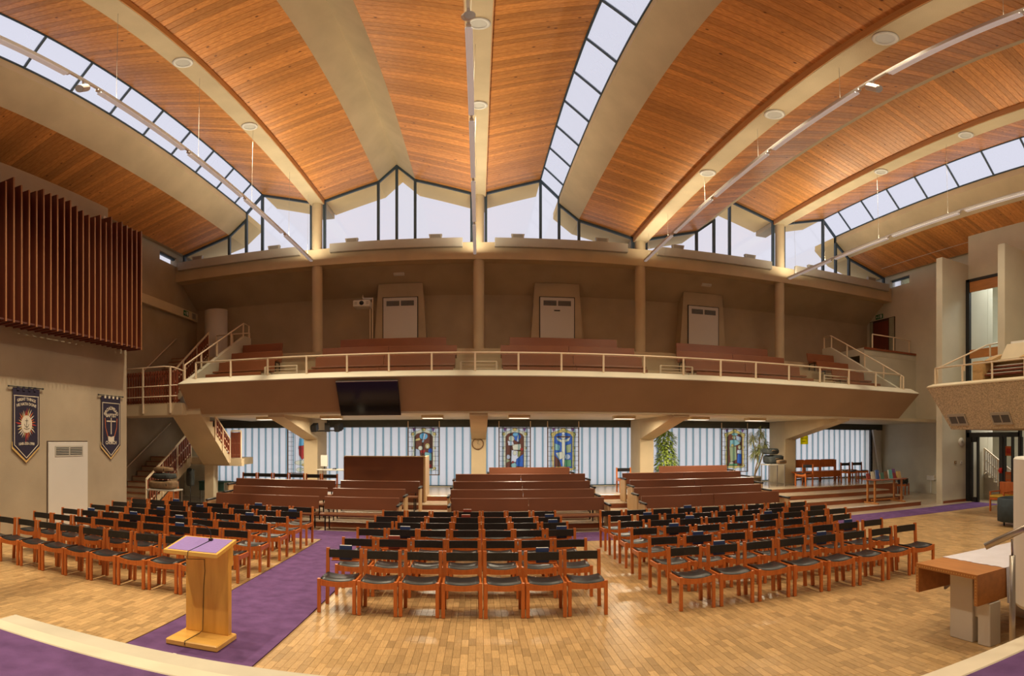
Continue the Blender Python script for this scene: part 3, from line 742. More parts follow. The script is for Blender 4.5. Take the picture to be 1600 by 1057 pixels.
MB().cbox(5.7, 5.9, 4.0, 4.33, 0, ZT - .05, .006).build('leg', DOORW, tb)
clo = thing('table_cloth', 'white cloth with ragged lace edge spread over the communion table', 'cloth', (5.6, 4.2, ZT))
m = MB(); n = 26; fr = [(4.88 + random.uniform(-.012, .012), Y0 - .006 + (Y1 - Y0 + .012) * i / n) for i in range(n + 1)]
vs = [(a, b, ZT + .006) for a, b in fr] + [(X1 + .01, b, ZT + .006) for a, b in fr] + [(a, b, ZT + .0005) for a, b in fr] + [(X1 + .01, b, ZT + .0005) for a, b in fr]; k = n + 1
m.add(vs, [(i, k + i, k + i + 1, i + 1) for i in range(n)] + [(2 * k + i + 1, 3 * k + i + 1, 3 * k + i, 2 * k + i) for i in range(n)] + [(i + 1, 2 * k + i + 1, 2 * k + i, i) for i in range(n)])
m.build('cloth_top', CLOTH, clo)
def drape(y, s):
    mm = MB(); n2 = 30; vs = []
    for i in range(n2 + 1):
        x = 4.90 + (X1 - 4.9) * i / n2; vs += [(x, y, ZT + .005), (x, y + s * (.012 + .012 * sin(i * 1.7)), ZT - .40 - .02 * sin(i * 2.1))]
    mm.add(vs, [(2 * i, 2 * i + 2, 2 * i + 3, 2 * i + 1) for i in range(n2)]); return mm
drape(Y0 - .007, -1).build('cloth_fall', CLOTH, clo); drape(Y1 + .007, 1).build('cloth_fall', CLOTH, clo)
# white curved pulpit front and steel handrail
pul = thing('pulpit', 'white curved drum of the pulpit cut off by the photo edge', 'pulpit', (5.15, 3.05, 0))
MB().lathe([(.0, .52), (.60, .52), (.62, .56), (.62, 2.05), (.60, 2.07), (.0, 2.07)], (5.15, 3.08, 0), 40).build('drum', WHITEP, pul, False)
MB().lathe([(.0, 0), (.34, 0), (.34, .52), (.0, .52)], (5.15, 3.08, 0), 20).build('pedestal', CONC, pul)
MB().bar((4.62, 3.36, ZS), (4.62, 3.36, .56), .05).build('strut', WHITEP, pul) if False else None
bo = thing('pulpit_bible', 'brown book lying on top of the white pulpit', 'book', (4.75, 3.05, 2.07))
MB().cbox(4.62, 4.95, 2.9, 3.2, 2.07, 2.15, .01).build('cover', mat('brown_leather', (.18, .09, .05), .6, .1, 8), bo); MB().box(4.64, 4.93, 2.89, 3.19, 2.085, 2.135).build('pages', PAPER, bo)
hr = thing('handrail', 'brushed steel handrail on a post before the white pulpit', 'handrail', (3.62, 2.75, 0))
p0 = Vector((3.78, 2.84, 0)); 
MB().tube([p0, p0 + Vector((0, 0, 1.28))], .026, 12).build('post', STEEL, hr, True)
MB().tube([p0 + Vector((0, 0, 1.28)), p0 + Vector((-.005, 0, 1.42))], .010, 8).build('bracket', STEEL, hr, True)
MB().tube([p0 + Vector((-.16, .16, 1.36)), p0 + Vector((.50, -.5, 1.78))], .030, 12).build('grip', STEEL, hr, True)

# ------------------------------------------------------------------ organ grille
og = thing('organ_grille', 'big screen of dark red vertical wooden fins over the organ chamber', 'organ screen', (-9.0, 10, 4.75))
MB().box(-9.298, -9.22, 6.2, 13.0, 4.85, 8.05).build('backing_panel', mat('organ_back', (.085, .022, .014), .6, .2, 2, (8, 8, .6)), og)
n = 31
for i in range(n):
    y = 13.16 - i * .2285; up = random.choice((0, .10, .18, .05, .14)) + (.0 if i > 6 else .10); zt = 8.08 + up - (.22 if i > 16 else 0) * 0
    zt = 8.02 + up + .012 * i * 0
    f = MB().box(-9.22, -8.74, y - .020, y + .020, 4.76, zt).build('fin', FIN, og)
    MB().box(-8.74, -8.722, y - .020, y + .020, 4.76, zt).build('fin_edge', FINE, f)
MB().box(-9.22, -8.76, 6.2, 13.14, 4.79, 4.83).build('added_shadow_board', MATS['organ_back'], og)  # closing board added to straighten the fins' shadow on the wall below
MB().box(-9.22, -9.16, 6.3, 13.15, 7.2, 7.27).build('top_batten', FIN, og)

# ------------------------------------------------------------------ banners, door and details on the organ wall
def text_mesh(s, size=.1, bend=0.0):
    cu = bpy.data.curves.new('t', 'FONT'); cu.body = s; cu.size = size; cu.align_x = 'CENTER'; cu.extrude = .002; cu.resolution_u = 2; cu.offset = size * .018
    o = bpy.data.objects.new('t', cu); COL.objects.link(o); bpy.context.view_layer.update()
    me = bpy.data.meshes.new_from_object(o.evaluated_get(bpy.context.evaluated_depsgraph_get()))
    vs = [tuple(v.co) for v in me.vertices]; fs = [tuple(p.vertices) for p in me.polygons]
    bpy.data.objects.remove(o); bpy.data.curves.remove(cu); bpy.data.meshes.remove(me)
    if bend:
        out = []
        for x, y, z in vs: a = x / bend; out.append(((bend + y) * sin(a), (bend + y) * cos(a) - bend, z))
        vs = out
    return vs, fs
XW = -9.3
def banner(yc, kind):
    lab = 'navy church banner with flaming sunburst and GREAT THINGS lettering on left wall' if kind == 1 else 'navy church banner with white cross and BAPTIST CHURCH lettering on left wall'
    t = thing('banner', lab, 'banner', (XW + .03, yc, 1.8), 'banners on the left wall')
    hw = .43; z0, z1, zp = 2.12, 3.44, 1.80
    P = lambda u, v, d=0.0: (XW + .035 + d, yc + u, v)
    def poly(pts, d, mt, name, par, th=.004):
        m = MB(); m.prism([(yc + u, v) for u, v in pts], 'x', XW + .035 + d - th, XW + .035 + d); return m.build(name, mt, par)
    poly([(-hw - .02, z0 - .05), (0, zp - .06), (hw + .0, z0 - .05), (hw, z0 + .1), (-hw - .02, z0 + .1)], -.006, GOLD, 'fringe', t)
    cl = poly([(-hw, z0), (0, zp), (hw, z0), (hw, z1), (-hw, z1)], 0, NAVY, 'cloth', t)
    m = MB()
    for a, b in (((-hw + .05, z0 + .03), (0, zp + .05)), ((0, zp + .05), (hw - .05, z0 + .03)), ((hw - .05, z0 + .03), (hw - .05, z1 - .18)), ((-hw + .05, z0 + .03), (-hw + .05, z1 - .18)), ((-hw + .03, z1 - .18), (hw - .03, z1 - .18))):
        m.bar(P(a[0], a[1], .002), P(b[0], b[1], .002), .018, .004, (1, 0, 0))
    m.build('border', IVORY, cl)
    for u in (-.27, -.09, .09, .27): MB().box(XW + .033, XW + .048, yc + u - .035, yc + u + .035, z1 - .06, z1 + .035).build('hanging_loop', IVORY if kind == 2 else NAVY, cl)
    MB().tube([P(-hw - .12, z1 + .02, .005), P(hw + .1, z1 + .02, .005)], .012, 8).build('pole', BLACK, t, True)
    for u in (-hw - .13, hw + .11): MB().lathe([(0, -.025), (.022, -.012), (.022, .012), (0, .025)], P(u, z1 + .02, .005), 10, 'y').build('finial', BLACK, t, True)
    def word(s, size, v, bend=0, sx=1):
        vs, fs = text_mesh(s, size, bend); m = MB()
        m.add([(XW + .0385 + z, yc + x * sx, v + y) for x, y, z in vs], fs); m.build('lettering', IVORY, cl)
    if kind == 1:
        word('GREAT THINGS', .092, z1 - .28, 1.2, .92); word('HE HATH DONE', .092, z1 - .39, 1.2, .92); word('1640-350-1990', .09, z0 + .03, 2.5, .92)
        zc = 2.62
        for i in range(28):
            a = 2 * pi * i / 28 + .05; r1 = random.uniform(.27, .34) * (1.12 if i % 7 == 0 else 1)
            mt = REDC if i % 7 == 0 else random.choice((IVORY, ORANGE, GOLD, IVORY, ORANGE))
            pp = []
            for rr, da in ((.15, -.06), (r1 * .7, -.065), (r1, .03), (r1 * .7, .055), (.15, .06)): pp.append((rr * .95 * sin(a + da), zc + rr * 1.15 * cos(a + da)))
            poly(pp, .004, mt, 'flame', cl)
        poly([(.175 * cos(2 * pi * i / 24), zc + .20 * sin(2 * pi * i / 24)) for i in range(24)], .008, IVORY, 'medallion', cl)
        m = MB()
        for a, b in (((0, zc - .1), (0, zc + .13)), ((-.05, zc + .08), (.05, zc + .08)), ((-.09, zc - .09), (0, zc - .12)), ((.09, zc - .09), (0, zc - .12)), ((-.07, zc), (-.04, zc - .06)), ((.07, zc), (.04, zc - .06)), ((-.04, zc - .06), (.04, zc - .06))):
            m.bar(P(*a, .010), P(*b, .010), .010, .003, (1, 0, 0))
        m.build('emblem_lines', BLACK, cl)
    else:
        word('BROADMEAD', .13, z1 - .36, .42, .80); word('BAPTIST', .135, z1 - .56, 0, .95); word('CHURCH', .125, z0 + .03, 0, .95)
        m = MB(); m.bar(P(0, 2.42, .003), P(0, 2.86, .003), .035, .004, (1, 0, 0)); m.bar(P(-.2, 2.77, .003), P(.2, 2.77, .003), .035, .004, (1, 0, 0)); m.build('cross', IVORY, cl)
        for s in (-1, 1):
            m = MB(); m.bar(P(s * .27, 2.85, .003), P(s * .25, 2.6, .003), .02, .004, (1, 0, 0)); m.bar(P(s * .25, 2.6, .003), P(s * .15, 2.36, .003), .02, .004, (1, 0, 0)); m.build('stripe', ORANGE, cl)
        poly([(-.14, 2.37), (0, 2.345), (.14, 2.37), (.13, 2.24), (0, 2.20), (-.13, 2.24)], .004, IVORY, 'open_book', cl)
banner(9.27, 1); banner(12.49, 2)
D = struct('door_4', (XW, 10.74, 0))
MB().box(XW - .02, XW + .012, 9.98, 11.50, 0, 2.24).build('shadow_frame', mat('door_frame_dark', (.08, .05, .035), .5, .1, 4), D)
MB().cbox(XW + .012, XW + .045, 10.0, 11.48, 0, 2.21, .006).build('leaf', DOORW, D)
MB().box(XW + .045, XW + .052, 10.22, 11.28, 1.86, 2.12).build('vent_frame', GREYW, D)
for a, b in ((10.26, 10.73), (10.78, 11.24)):
    MB().box(XW + .052, XW + .054, a, b, 1.90, 2.08).build('vent', MATS['vent_dark'], D)
    for zz in (1.93, 1.97, 2.01, 2.05): MB().box(XW + .053, XW + .062, a, b, zz - .008, zz + .008).build('vent_slat', GREYW, D)
# floodlight on top of the screen wall
sp = thing('wall_spotlight', 'small silver spotlight on top of the dark organ fins', 'spotlight', (-9.2, 11.9, 8.05))
MB().lathe([(0, -.10), (.07, -.09), (.09, .08), (.075, .10), (0, .09)], (-9.1, 11.9, 8.30), 12, 'x').build('head', STEEL, sp, True)
MB().bar((-9.12, 11.9, 8.06), (-9.1, 11.9, 8.24), .03).build('arm', STEEL, sp)

# ------------------------------------------------------------------ left staircase
st = struct('staircase', (-10, 16.5, 0))
def flight(x0, x1, y0, z0, y1, z1, n, nm='flight'):
    dy = (y1 - y0) / n; dz = (z1 - z0) / n
    prof = []
    lo = [(y0, z0 - .02 if z0 > .2 else z0), (y1, z1 - .30)]
    prof = [(y0, max(0, z0 - .22))]
    for i in range(n): prof += [(y0 + dy * i, z0 + dz * (i + 1)), (y0 + dy * (i + 1), z0 + dz * (i + 1))]
    prof += [(y1, z1 - .30)]
    if z0 == 0: prof.append((y0 + abs(dy) * 1.0 * (1 if dy > 0 else -1), 0))
    MB().prism(prof, 'x', x0, x1).build(nm, CONC, st)
    for i in range(n):
        ya, yb = sorted((y0 + dy * i - (.02 if dy > 0 else -.02), y0 + dy * (i + 1)))
        MB().box(x0 - .01, x1 + .01, ya, yb, z0 + dz * (i + 1), z0 + dz * (i + 1) + .025).build('stair_tread', STEPW, st)
flight(-11.45, -9.95, 15.2, 0, 18.2, 1.65, 10)
MB().cbox(-11.45, -8.14, 18.2, 19.7, 1.40, 1.65, .01).box(-9.15, -7.7, 17.64, 17.86, 1.40, 1.65).box(-9.15, -8.14, 17.86, 18.21, 1.40, 1.65).build('landing', CONC, st)
flight(-9.15, -8.14, 17.66, 1.65, 15.5, 3.36, 10)
MB().cbox(-11.45, -8.60, 15.2, 16.6, 3.03, 3.40, .01).build('walkway', CONC, st)
flight(-11.4, -9.95, 16.6, 3.40, 19.6, 5.45, 12)
MB().box(-11.45, -8.6, 19.6, 21.6, 5.15, 5.45).build('upper_landing', CONC, st)
MB().box(-9.12, -8.78, 17.70, 18.05, 0, 1.42).build('landing_pillar', CREAM, st)
def balustrade(name, label, p, q, h, nsl, mt, npost=3, drop=.25, mid=True):
    p, q = Vector(p), Vector(q); t = thing(name, label, 'railing', p)
    MB().bar(p + Vector((0, 0, h)), q + Vector((0, 0, h)), .05, .05).build('handrail', RAIL, t)
    if mid:
        for f in (.12, .55): MB().bar(p + Vector((0, 0, h * f)), q + Vector((0, 0, h * f)), .03, .035).build('rail_bar', RAIL, t)
    for i in range(npost):
        a = p + (q - p) * (i / (npost - 1)); MB().cbox(a.x - .022, a.x + .022, a.y - .022, a.y + .022, a.z - drop, a.z + h, .004).build('post', RAIL, t)
    for i in range(nsl):
        a = p + (q - p) * ((i + .5) / nsl); MB().box(a.x - .018, a.x + .018, a.y - .03, a.y + .03, a.z + .02, a.z + h - .05).build('slat', mt, t)
    return t
balustrade('stair_balustrade', 'red slatted balustrade with cream rails on the lower stair flight', (-9.93, 15.25, .1), (-9.93, 18.2, 1.72), .92, 20, REDW, 4)
balustrade('stair_balustrade', 'red slatted balustrade down the return stair flight under the balcony', (-8.12, 17.6, 1.75), (-8.12, 16.5, 2.48), .55, 8, REDW, 3)
balustrade('stair_balustrade', 'short red slatted balustrade on the end of the stair landing', (-8.10, 17.68, 1.66), (-7.74, 17.68, 1.66), .92, 7, REDW, 2)
balustrade('stair_balustrade', 'red slatted balustrade climbing the upper stair flight to the balcony back', (-9.93, 16.65, 3.5), (-9.93, 19.6, 5.5), .92, 22, REDW, 4)
# walkway front railing with dark red slats behind
t = thing('walkway_railing', 'cream railing with dark red slats along the balcony walkway', 'railing', (-10, 15.2, 3.4))
MB().tube([(-11.3, 15.17, 4.55), (-9.2, 15.17, 4.55), (-8.95, 15.3, 4.52), (-8.7, 15.6, 4.40)], .022, 8).build('top_rail', RAIL, t, True)
for z in (3.62, 3.95): MB().tube([(-11.3, 15.17, z), (-8.75, 15.17, z)], .018, 6).build('rail_bar', RAIL, t, True)
for x in (-11.2, -10.0, -9.0): MB().cbox(x - .024, x + .024, 15.145, 15.195, 3.1, 4.55, .004).build('post', RAIL, t)
MB().box(-11.3, -8.75, 15.30, 15.34, 3.45, 3.52).build('slat_rail', REDW, t); MB().box(-11.3, -8.75, 15.30, 15.34, 4.30, 4.37).build('slat_rail', REDW, t)
for i in range(27):
    x = -11.3 + .095 * i; MB().box(x - .027, x + .027, 15.262, 15.30, 3.42, 4.43).build('slat', REDW, t)
wr = thing('wall_handrail', 'sloping cream handrail on the left wall beside the lower stairs', 'handrail', (XL + .06, 16, 1))
MB().tube([(XL + .07, 15.2, .72), (XL + .07, 19.3, 2.95)], .022, 8).build('grip', RAIL, wr, True)
for f in (.2, .8): MB().bar((XL, 15.2 + 4.1 * f, .70 + 2.23 * f), (XL + .07, 15.2 + 4.1 * f, .70 + 2.23 * f), .02).build('bracket', RAIL, wr)
wr = thing('wall_handrail', 'sloping cream handrail on the left wall beside the upper stairs', 'handrail', (XL + .06, 17, 5))
MB().tube([(XL + .07, 17.1, 4.60), (XL + .07, 19.75, 6.35)], .022, 8).build('grip', RAIL, wr, True)
for f in (.2, .8): MB().bar((XL, 17.1 + 2.65 * f, 4.58 + 1.75 * f), (XL + .07, 17.1 + 2.65 * f, 4.58 + 1.75 * f), .02).build('bracket', RAIL, wr)
rail_run('landing_rail', 'level cream railing on the upper landing at the balcony left rear', [(-9.9, 20.2, 5.45), (-8.5, 20.2, 5.45)], [0, .5, 1], .95)
# fascia, exit sign and curved white screen at left rear
fs = thing('wall_fascia', 'long white fascia board along the left wall above the stairs', 'fascia', (XL, 17, 7.3))
MB().cbox(XL + .001, XL + .16, 12.5, 21.4, 7.30, 7.66, .01).build('board', CREAM, fs)
es = thing('exit_sign', 'small green exit sign on the white fascia, left wall', 'exit sign', (XL + .16, 20.35, 7.4))
def exit_sign(t, fn):
    """fn(u,v,d): sign plane"""
    m = MB(); c = [fn(a, b, d) for d in (0, .02) for a, b in ((-.2, 0), (.2, 0), (.2, .22), (-.2, .22))]; m.hexa(c[:4], c[4:]); m.build('panel', GREEN, t)
    def q(pts):
        cs = [fn(a, b, .021) for a, b in pts]; ds = [fn(a, b, .024) for a, b in pts]; MB().hexa(cs, ds).build('pictogram', WHITEP, t)
    q([(.06, .03), (.15, .03), (.15, .19), (.06, .19)]); q([(-.17, .10), (-.10, .05), (-.10, .15), (-.165, .12)]); q([(-.03, .13), (.01, .13), (.01, .18), (-.03, .18)]); q([(-.05, .04), (-.02, .04), (.02, .12), (-.03, .12)])
exit_sign(es, lambda u, v, d: (XL + .162 + d, 20.35 + u, 7.38 + v))
sp = thing('wall_speaker', 'small grey vent panel on the white fascia beside the exit sign', 'vent', (XL + .16, 21.0, 7.35))
MB().cbox(XL + .162, XL + .19, 20.85, 21.15, 7.36, 7.60, .005).build('panel', GREYW, sp)
for zz in (7.41, 7.46, 7.51, 7.56): MB().box(XL + .188, XL + .195, 20.88, 21.12, zz - .008, zz + .008).build('slat', BLACK, sp)
cs = thing('curved_screen', 'white curved screen wall standing at the rear left of the balcony', 'screen', (-10.4, 20.9, 5.45))
m = MB(); m.lathe([(.48, 5.45), (.48, 7.55), (.43, 7.55), (.43, 5.45)], (-10.15, 20.75, 0), 16, 'z', pi * 1.02, pi * 2.0); m.build('panel', DOORW, cs, True)

# ------------------------------------------------------------------ TV, projector
tv = thing('television', 'large black flat screen television hung on the balcony front', 'television', (-2.93, 15.2, 3.0))
def tvp(u, v, d):      # plane parallel to the leaning parapet
    ax = Vector((0, (15.0 - 15.62), (3.94 - 3.06))).normalized(); n = Vector((0, -ax.z, ax.y))
    if n.y > 0: n = -n
    return Vector((-2.95 + u, 15.66, 3.0)) + ax * v + n * d
def tvslab(u0, u1, v0, v1, d0, d1):
    return MB().hexa([tvp(u0, v0, d0), tvp(u1, v0, d0), tvp(u1, v1, d0), tvp(u0, v1, d0)], [tvp(u0, v0, d1), tvp(u1, v0, d1), tvp(u1, v1, d1), tvp(u0, v1, d1)])
tvslab(-.4, .4, .35, .8, .0, .08).build('wall_bracket', BLACK, tv)
tvslab(-.84, .84, .02, 1.10, .08, .13).build('housing', BLACK, tv)
tvslab(-.82, .82, .045, 1.085, .13, .133).build('screen', SCREEN, tv)
tvslab(-.84, .84, 1.088, 1.10, .13, .136).build('top_edge', STEEL, tv)
pj = thing('projector', 'white projector on a pole in front of the balcony back wall', 'projector', (-4.05, 20.6, 5.45))
zc = at_y(567, 476, 20.6).z; xc = at_y(567, 476, 20.6).x
bd = MB().cbox(xc - .32, xc + .30, 20.35, 20.85, zc - .14, zc + .12, .03).build('body', WHITEP, pj)
MB().lathe([(0, -.02), (.075, -.02), (.085, .03), (.085, .06)], (xc, 20.33, zc), 16, 'y').build('lens', BLACK, bd, True)
for s in (-1, 1):
    for i in range(3): MB().box(xc + s * .21 - .05, xc + s * .21 + .05, 20.343, 20.352, zc - .05 + i * .04, zc - .03 + i * .04).build('grille_slot', GREYW, bd)
for dx in (.24, .33): MB().tube([(xc + dx, 20.75, 5.45), (xc + dx, 20.75, zc + .28)], .022, 8).build('pole', RAIL, pj, True)
MB().bar((xc + .33, 20.75, zc + .25), (xc, 20.6, zc + .22), .05).build('arm', STEEL, pj); MB().lathe([(0, .12), (.045, .13), (.045, .26), (.02, .36), (0, .36)], (xc, 20.6, zc), 10).build('ball_mount', STEEL, pj, True)

# ------------------------------------------------------------------ light tracks
for ti, (xt, nm) in enumerate(((-5.82, 'left'), (-.13, 'central'), (5.80, 'right of centre'), (11.66, 'far right'))):
    t = thing('light_track', 'suspended white light track hanging under the ' + nm + ' roof beam', 'light track', (xt, 12, 8.85), 'suspended light tracks')
    ZTk = 8.87
    MB().box(xt - .022, xt + .022, .5, 19.62, ZTk, ZTk + .05).build('track_rail', WHITEP, t)
    for y0, y1 in ((16.58, 19.55), (13.5, 16.42), (10.52, 13.38), (7.45, 10.38), (4.15, 6.75), (1.0, 3.95)):
        f = MB().cbox(xt - .035, xt + .035, y0, y1, ZTk - .05, ZTk - .002, .008).build('light_fitting', WHITEP, t)
        MB().cbox(xt - .052, xt + .052, y0 + .06, y1 - .06, ZTk - .085, ZTk - .05, .012).build('diffuser', FLUO, f)
        la = bpy.data.lights.new('ceiling_fill_light', 'AREA'); la.shape = 'RECTANGLE'; la.size = .10; la.size_y = y1 - y0 - .2; la.energy = CEILING_FILL_W * (.35 if ti == 2 else 1) * (2.2 if y0 > 16 else 1.4 if y0 > 13 else .72 if y0 > 7 else .35); la.color = (1.0, .88, .62)  # unseen ceiling fill added above each fitting, stronger towards the clerestory
        lo = bpy.data.objects.new('ceiling_fill_light', la); COL.objects.link(lo); lo.parent = t; lo.location = (0, (y0 + y1) / 2 - 12, ZTk + .07 - 8.85); lo.rotation_euler = (pi, 0, 0)
    zb = BEAMS[ti][1]
    for y in (1.5, 4.5, 8, 11, 14, 17, 19): MB().bar((xt, y, ZTk + .05), (xt + (BEAMS[ti][0] - xt) * .5, y, zb), .005).build('wire', GREYW, t)
    h = MB().tube([(xt, 7.1, ZTk), (xt, 7.1, ZTk - .14)], .018, 8).build('spotlight_stem', WHITEP, t)
    hd = MB().tube([(xt - .02, 7.2, ZTk - .10), (xt + .02, 6.98, ZTk - .26)], .075, 14).build('spotlight_head', WHITEP, t, False)
    MB().tube([(xt + .0195, 6.982, ZTk - .2585), (xt + .022, 6.97, ZTk - .268)], .062, 14).build('spotlight_lens', LAMP, hd)
# downlights on the beams
for bi, (xb, zs) in enumerate(BEAMS):
    for yi, y in enumerate((13.7, 10.2, 6.75, 3.3, -.2)):
        if yi == 4 or (yi == 3): vis = False
        else: vis = True
        nm = ('left', 'central', 'right of centre', 'far right')[bi]
        d = thing('downlight', 'round white downlight under the ' + nm + ' roof beam, ' + ('far', 'middle', 'near', 'overhead', 'rear')[yi] + ' one', 'downlight', (xb, y, zs), 'downlights on the roof beams')
        MB().lathe([(.15, -.001), (.205, -.001), (.215, -.03), (.17, -.05), (.15, -.03)], (xb, y, zs), 24).build('trim_ring', WHITEP, d, True)
        MB().lathe([(0, -.02), (.155, -.02), (.155, -.001)], (xb, y, zs), 20).build('lens', LAMP, d)
        sp = bpy.data.lights.new('downlight_lamp', 'SPOT'); sp.energy = DOWNLIGHT_W * (2.5 if bi == 0 else .72); sp.color = (1.0, .85, .58); sp.spot_size = radians(92 if bi == 0 else 140); sp.spot_blend = .8; sp.shadow_soft_size = .13
        so = bpy.data.objects.new('downlight_lamp', sp); COL.objects.link(so); so.parent = d; so.location = (0, 0, -.06)
# lights under the balcony soffit
for i, px in enumerate((418, 518, 676, 811, 975, 1091, 1180)):
    x = at_y(px, 650, 17.0).x
    d = thing('soffit_light', 'flat box light under the balcony, ' + ORD[i] + ' from the left', 'light', (x, 17, 2.9), 'box lights under the balcony')
    MB().cbox(x - .32, x + .32, 16.8, 17.2, 2.915, 2.999, .01).build('casing', CREAM, d)
    MB().box(x - .29, x + .29, 16.83, 17.17, 2.905, 2.916).build('diffuser', SOFLIGHT, d)
    la = bpy.data.lights.new('soffit_lamp', 'AREA'); la.energy = 120; la.color = (1, .86, .62); la.shape = 'RECTANGLE'; la.size = .55; la.size_y = .3
    lo = bpy.data.objects.new('soffit_lamp', la); COL.objects.link(lo); lo.parent = d; lo.location = (0, 0, -.01)

# ------------------------------------------------------------------ stained glass panels
def cg(name, c): return glassmat('stained_' + name, tuple(min(1, q * 1.15 + .02) for q in c), .02, milk=.2, milkc=c)
SG = dict(blue=cg('blue', (.06, .17, .55)), sky=cg('sky', (.22, .55, .75)), red=cg('red', (.55, .05, .04)), brown=cg('brown', (.20, .07, .04)), green=cg('green', (.16, .38, .16)), teal=cg('teal', (.34, .60, .55)),
          gold=cg('gold', (.80, .62, .20)), cream=cg('cream', (.88, .82, .58)), white=cg('white', (.90, .92, .96)), grey=cg('grey', (.55, .60, .66)), olive=cg('olive', (.45, .50, .24)), purple=cg('purple', (.25, .10, .30)))
def ell(cx, cy, rx, ry, n=12): return [(cx + rx * cos(2 * pi * i / n), cy + ry * sin(2 * pi * i / n)) for i in range(n)]
BGA = lambda c: [(c, [(-.28, .02), (.28, .02), (.28, .86), (.2, .93), (0, .97), (-.2, .93), (-.28, .86)])]
SCENES = [
    BGA('white') + [('cream', ell(0, .90, .07, .06)), ('gold', ell(0, .90, .10, .075)), ('sky', [(-.12, .80), (.12, .80), (.16, .55), (-.15, .52)]), ('red', [(-.14, .60), (.10, .62), (.06, .30), (-.03, .22), (-.13, .35)]), ('green', ell(.12, .66, .06, .05)), ('olive', [(.05, .6), (.16, .55), (.14, .25), (.03, .3)]), ('cream', ell(-.05, .14, .22, .07)), ('gold', ell(.1, .08, .15, .05))],
    BGA('brown') + [('sky', ell(0, .86, .13, .09)), ('white', [(-.06, .70), (.0, .70), (.06, .93), (.02, .94)]), ('gold', [(-.27, .78), (-.12, .82), (-.1, .76), (-.27, .73)]), ('cream', ell(-.1, .55, .07, .06)), ('gold', ell(.12, .60, .075, .075)), ('cream', ell(.12, .59, .045, .05)), ('grey', [(-.26, .54), (-.13, .50), (-.1, .3), (-.27, .25)]), ('red', ell(-.02, .46, .08, .05)), ('blue', ell(.21, .48, .07, .07)), ('teal', [(.03, .45), (.26, .42), (.26, .22), (.05, .24)]), ('green', ell(-.03, .27, .09, .08)), ('cream', ell(.1, .2, .06, .06)), ('white', ell(-.18, .16, .08, .06)), ('red', ell(.2, .08, .06, .05))],
    BGA('brown') + [('blue', [(-.06, .93), (.12, .95), (.2, .85), (.1, .7), (-.05, .80)]), ('sky', ell(.02, .91, .09, .05)), ('white', [(.06, .72), (.13, .72), (.12, .90), (.10, .91)]), ('cream', ell(-.10, .80, .09, .075)), ('white', [(-.22, .74), (-.05, .72), (-.02, .62), (-.2, .62)]), ('cream', [(-.08, .64), (.18, .66), (.20, .5), (-.05, .5)]), ('red', ell(.22, .52, .05, .04)), ('white', [(-.1, .5), (.08, .48), (.18, .2), (-.12, .18)]), ('cream', ell(.0, .42, .06, .06)), ('gold', [(.1, .48), (.18, .46), (.16, .3), (.08, .34)]), ('blue', [(.05, .26), (.27, .40), (.27, .06), (.02, .08)]), ('teal', ell(-.03, .10, .09, .07)), ('olive', [(-.27, .28), (-.14, .22), (-.27, .16)]), ('grey', ell(-.2, .32, .06, .06)), ('red', ell(-.06, .18, .04, .03))],
    BGA('blue') + [('cream', ell(.0, .84, .07, .06)), ('white', ell(0, .93, .05, .04)), ('brown', [(-.22, .86), (.22, .86), (.22, .83), (-.22, .83)]), ('cream', [(-.22, .84), (-.05, .76), (-.05, .70), (-.18, .74)]), ('cream', [(.22, .84), (.05, .76), (.05, .70), (.18, .74)]), ('cream', [(-.05, .78), (.06, .78), (.05, .35), (.02, .06), (-.02, .06), (-.04, .35)]), ('teal', [(-.27, .68), (-.1, .62), (-.12, .48), (-.27, .5)]), ('olive', [(.08, .62), (.26, .66), (.24, .44), (.1, .42)]), ('cream', [(-.24, .42), (-.02, .46), (.03, .30), (-.12, .24)]), ('brown', [(-.27, .36), (-.12, .22), (-.06, .06), (-.27, .06)]), ('grey', ell(.13, .32, .09, .07)), ('green', [(.04, .24), (.26, .24), (.26, .06), (.04, .06)]), ('gold', [(-.24, .06), (.1, .06), (.1, .03), (-.24, .03)])],
    BGA('brown') + [('teal', ell(.0, .93, .12, .04)), ('gold', ell(-.03, .84, .07, .06)), ('cream', ell(-.02, .82, .045, .05)), ('grey', [(.04, .9), (.24, .84), (.22, .7), (.06, .74)]), ('teal', [(-.18, .76), (.06, .78), (.18, .72), (.2, .66), (.02, .60), (-.18, .55)]), ('cream', ell(.18, .72, .05, .03)), ('olive', [(-.2, .58), (.05, .58), (.07, .2), (-.16, .12)]), ('gold', ell(-.08, .60, .06, .05)), ('gold', ell(.18, .56, .065, .06)), ('cream', ell(.18, .54, .045, .05)), ('white', [(.1, .48), (.25, .48), (.26, .36), (.08, .38)]), ('blue', [(.10, .36), (.26, .36), (.25, .08), (.08, .1)]), ('green', [(-.22, .1), (.1, .08), (.1, .03), (-.22, .03)]), ('cream', ell(-.12, .10, .08, .03))]]
SGL = ['stained glass panel of a red robed figure half hidden by the left pillar', 'stained glass panel with red and teal figures behind the tall booth', 'stained glass panel with brown ground and blue robe right of the clock', 'stained glass panel with outstretched pale figure, right of the blue robe panel', 'stained glass panel of a green robed figure beside the potted dracaena']
SX = [(449, 499), (637, 687), (779, 829.5), (855, 905), (1127, 1168.5)]
YSG = 20.42
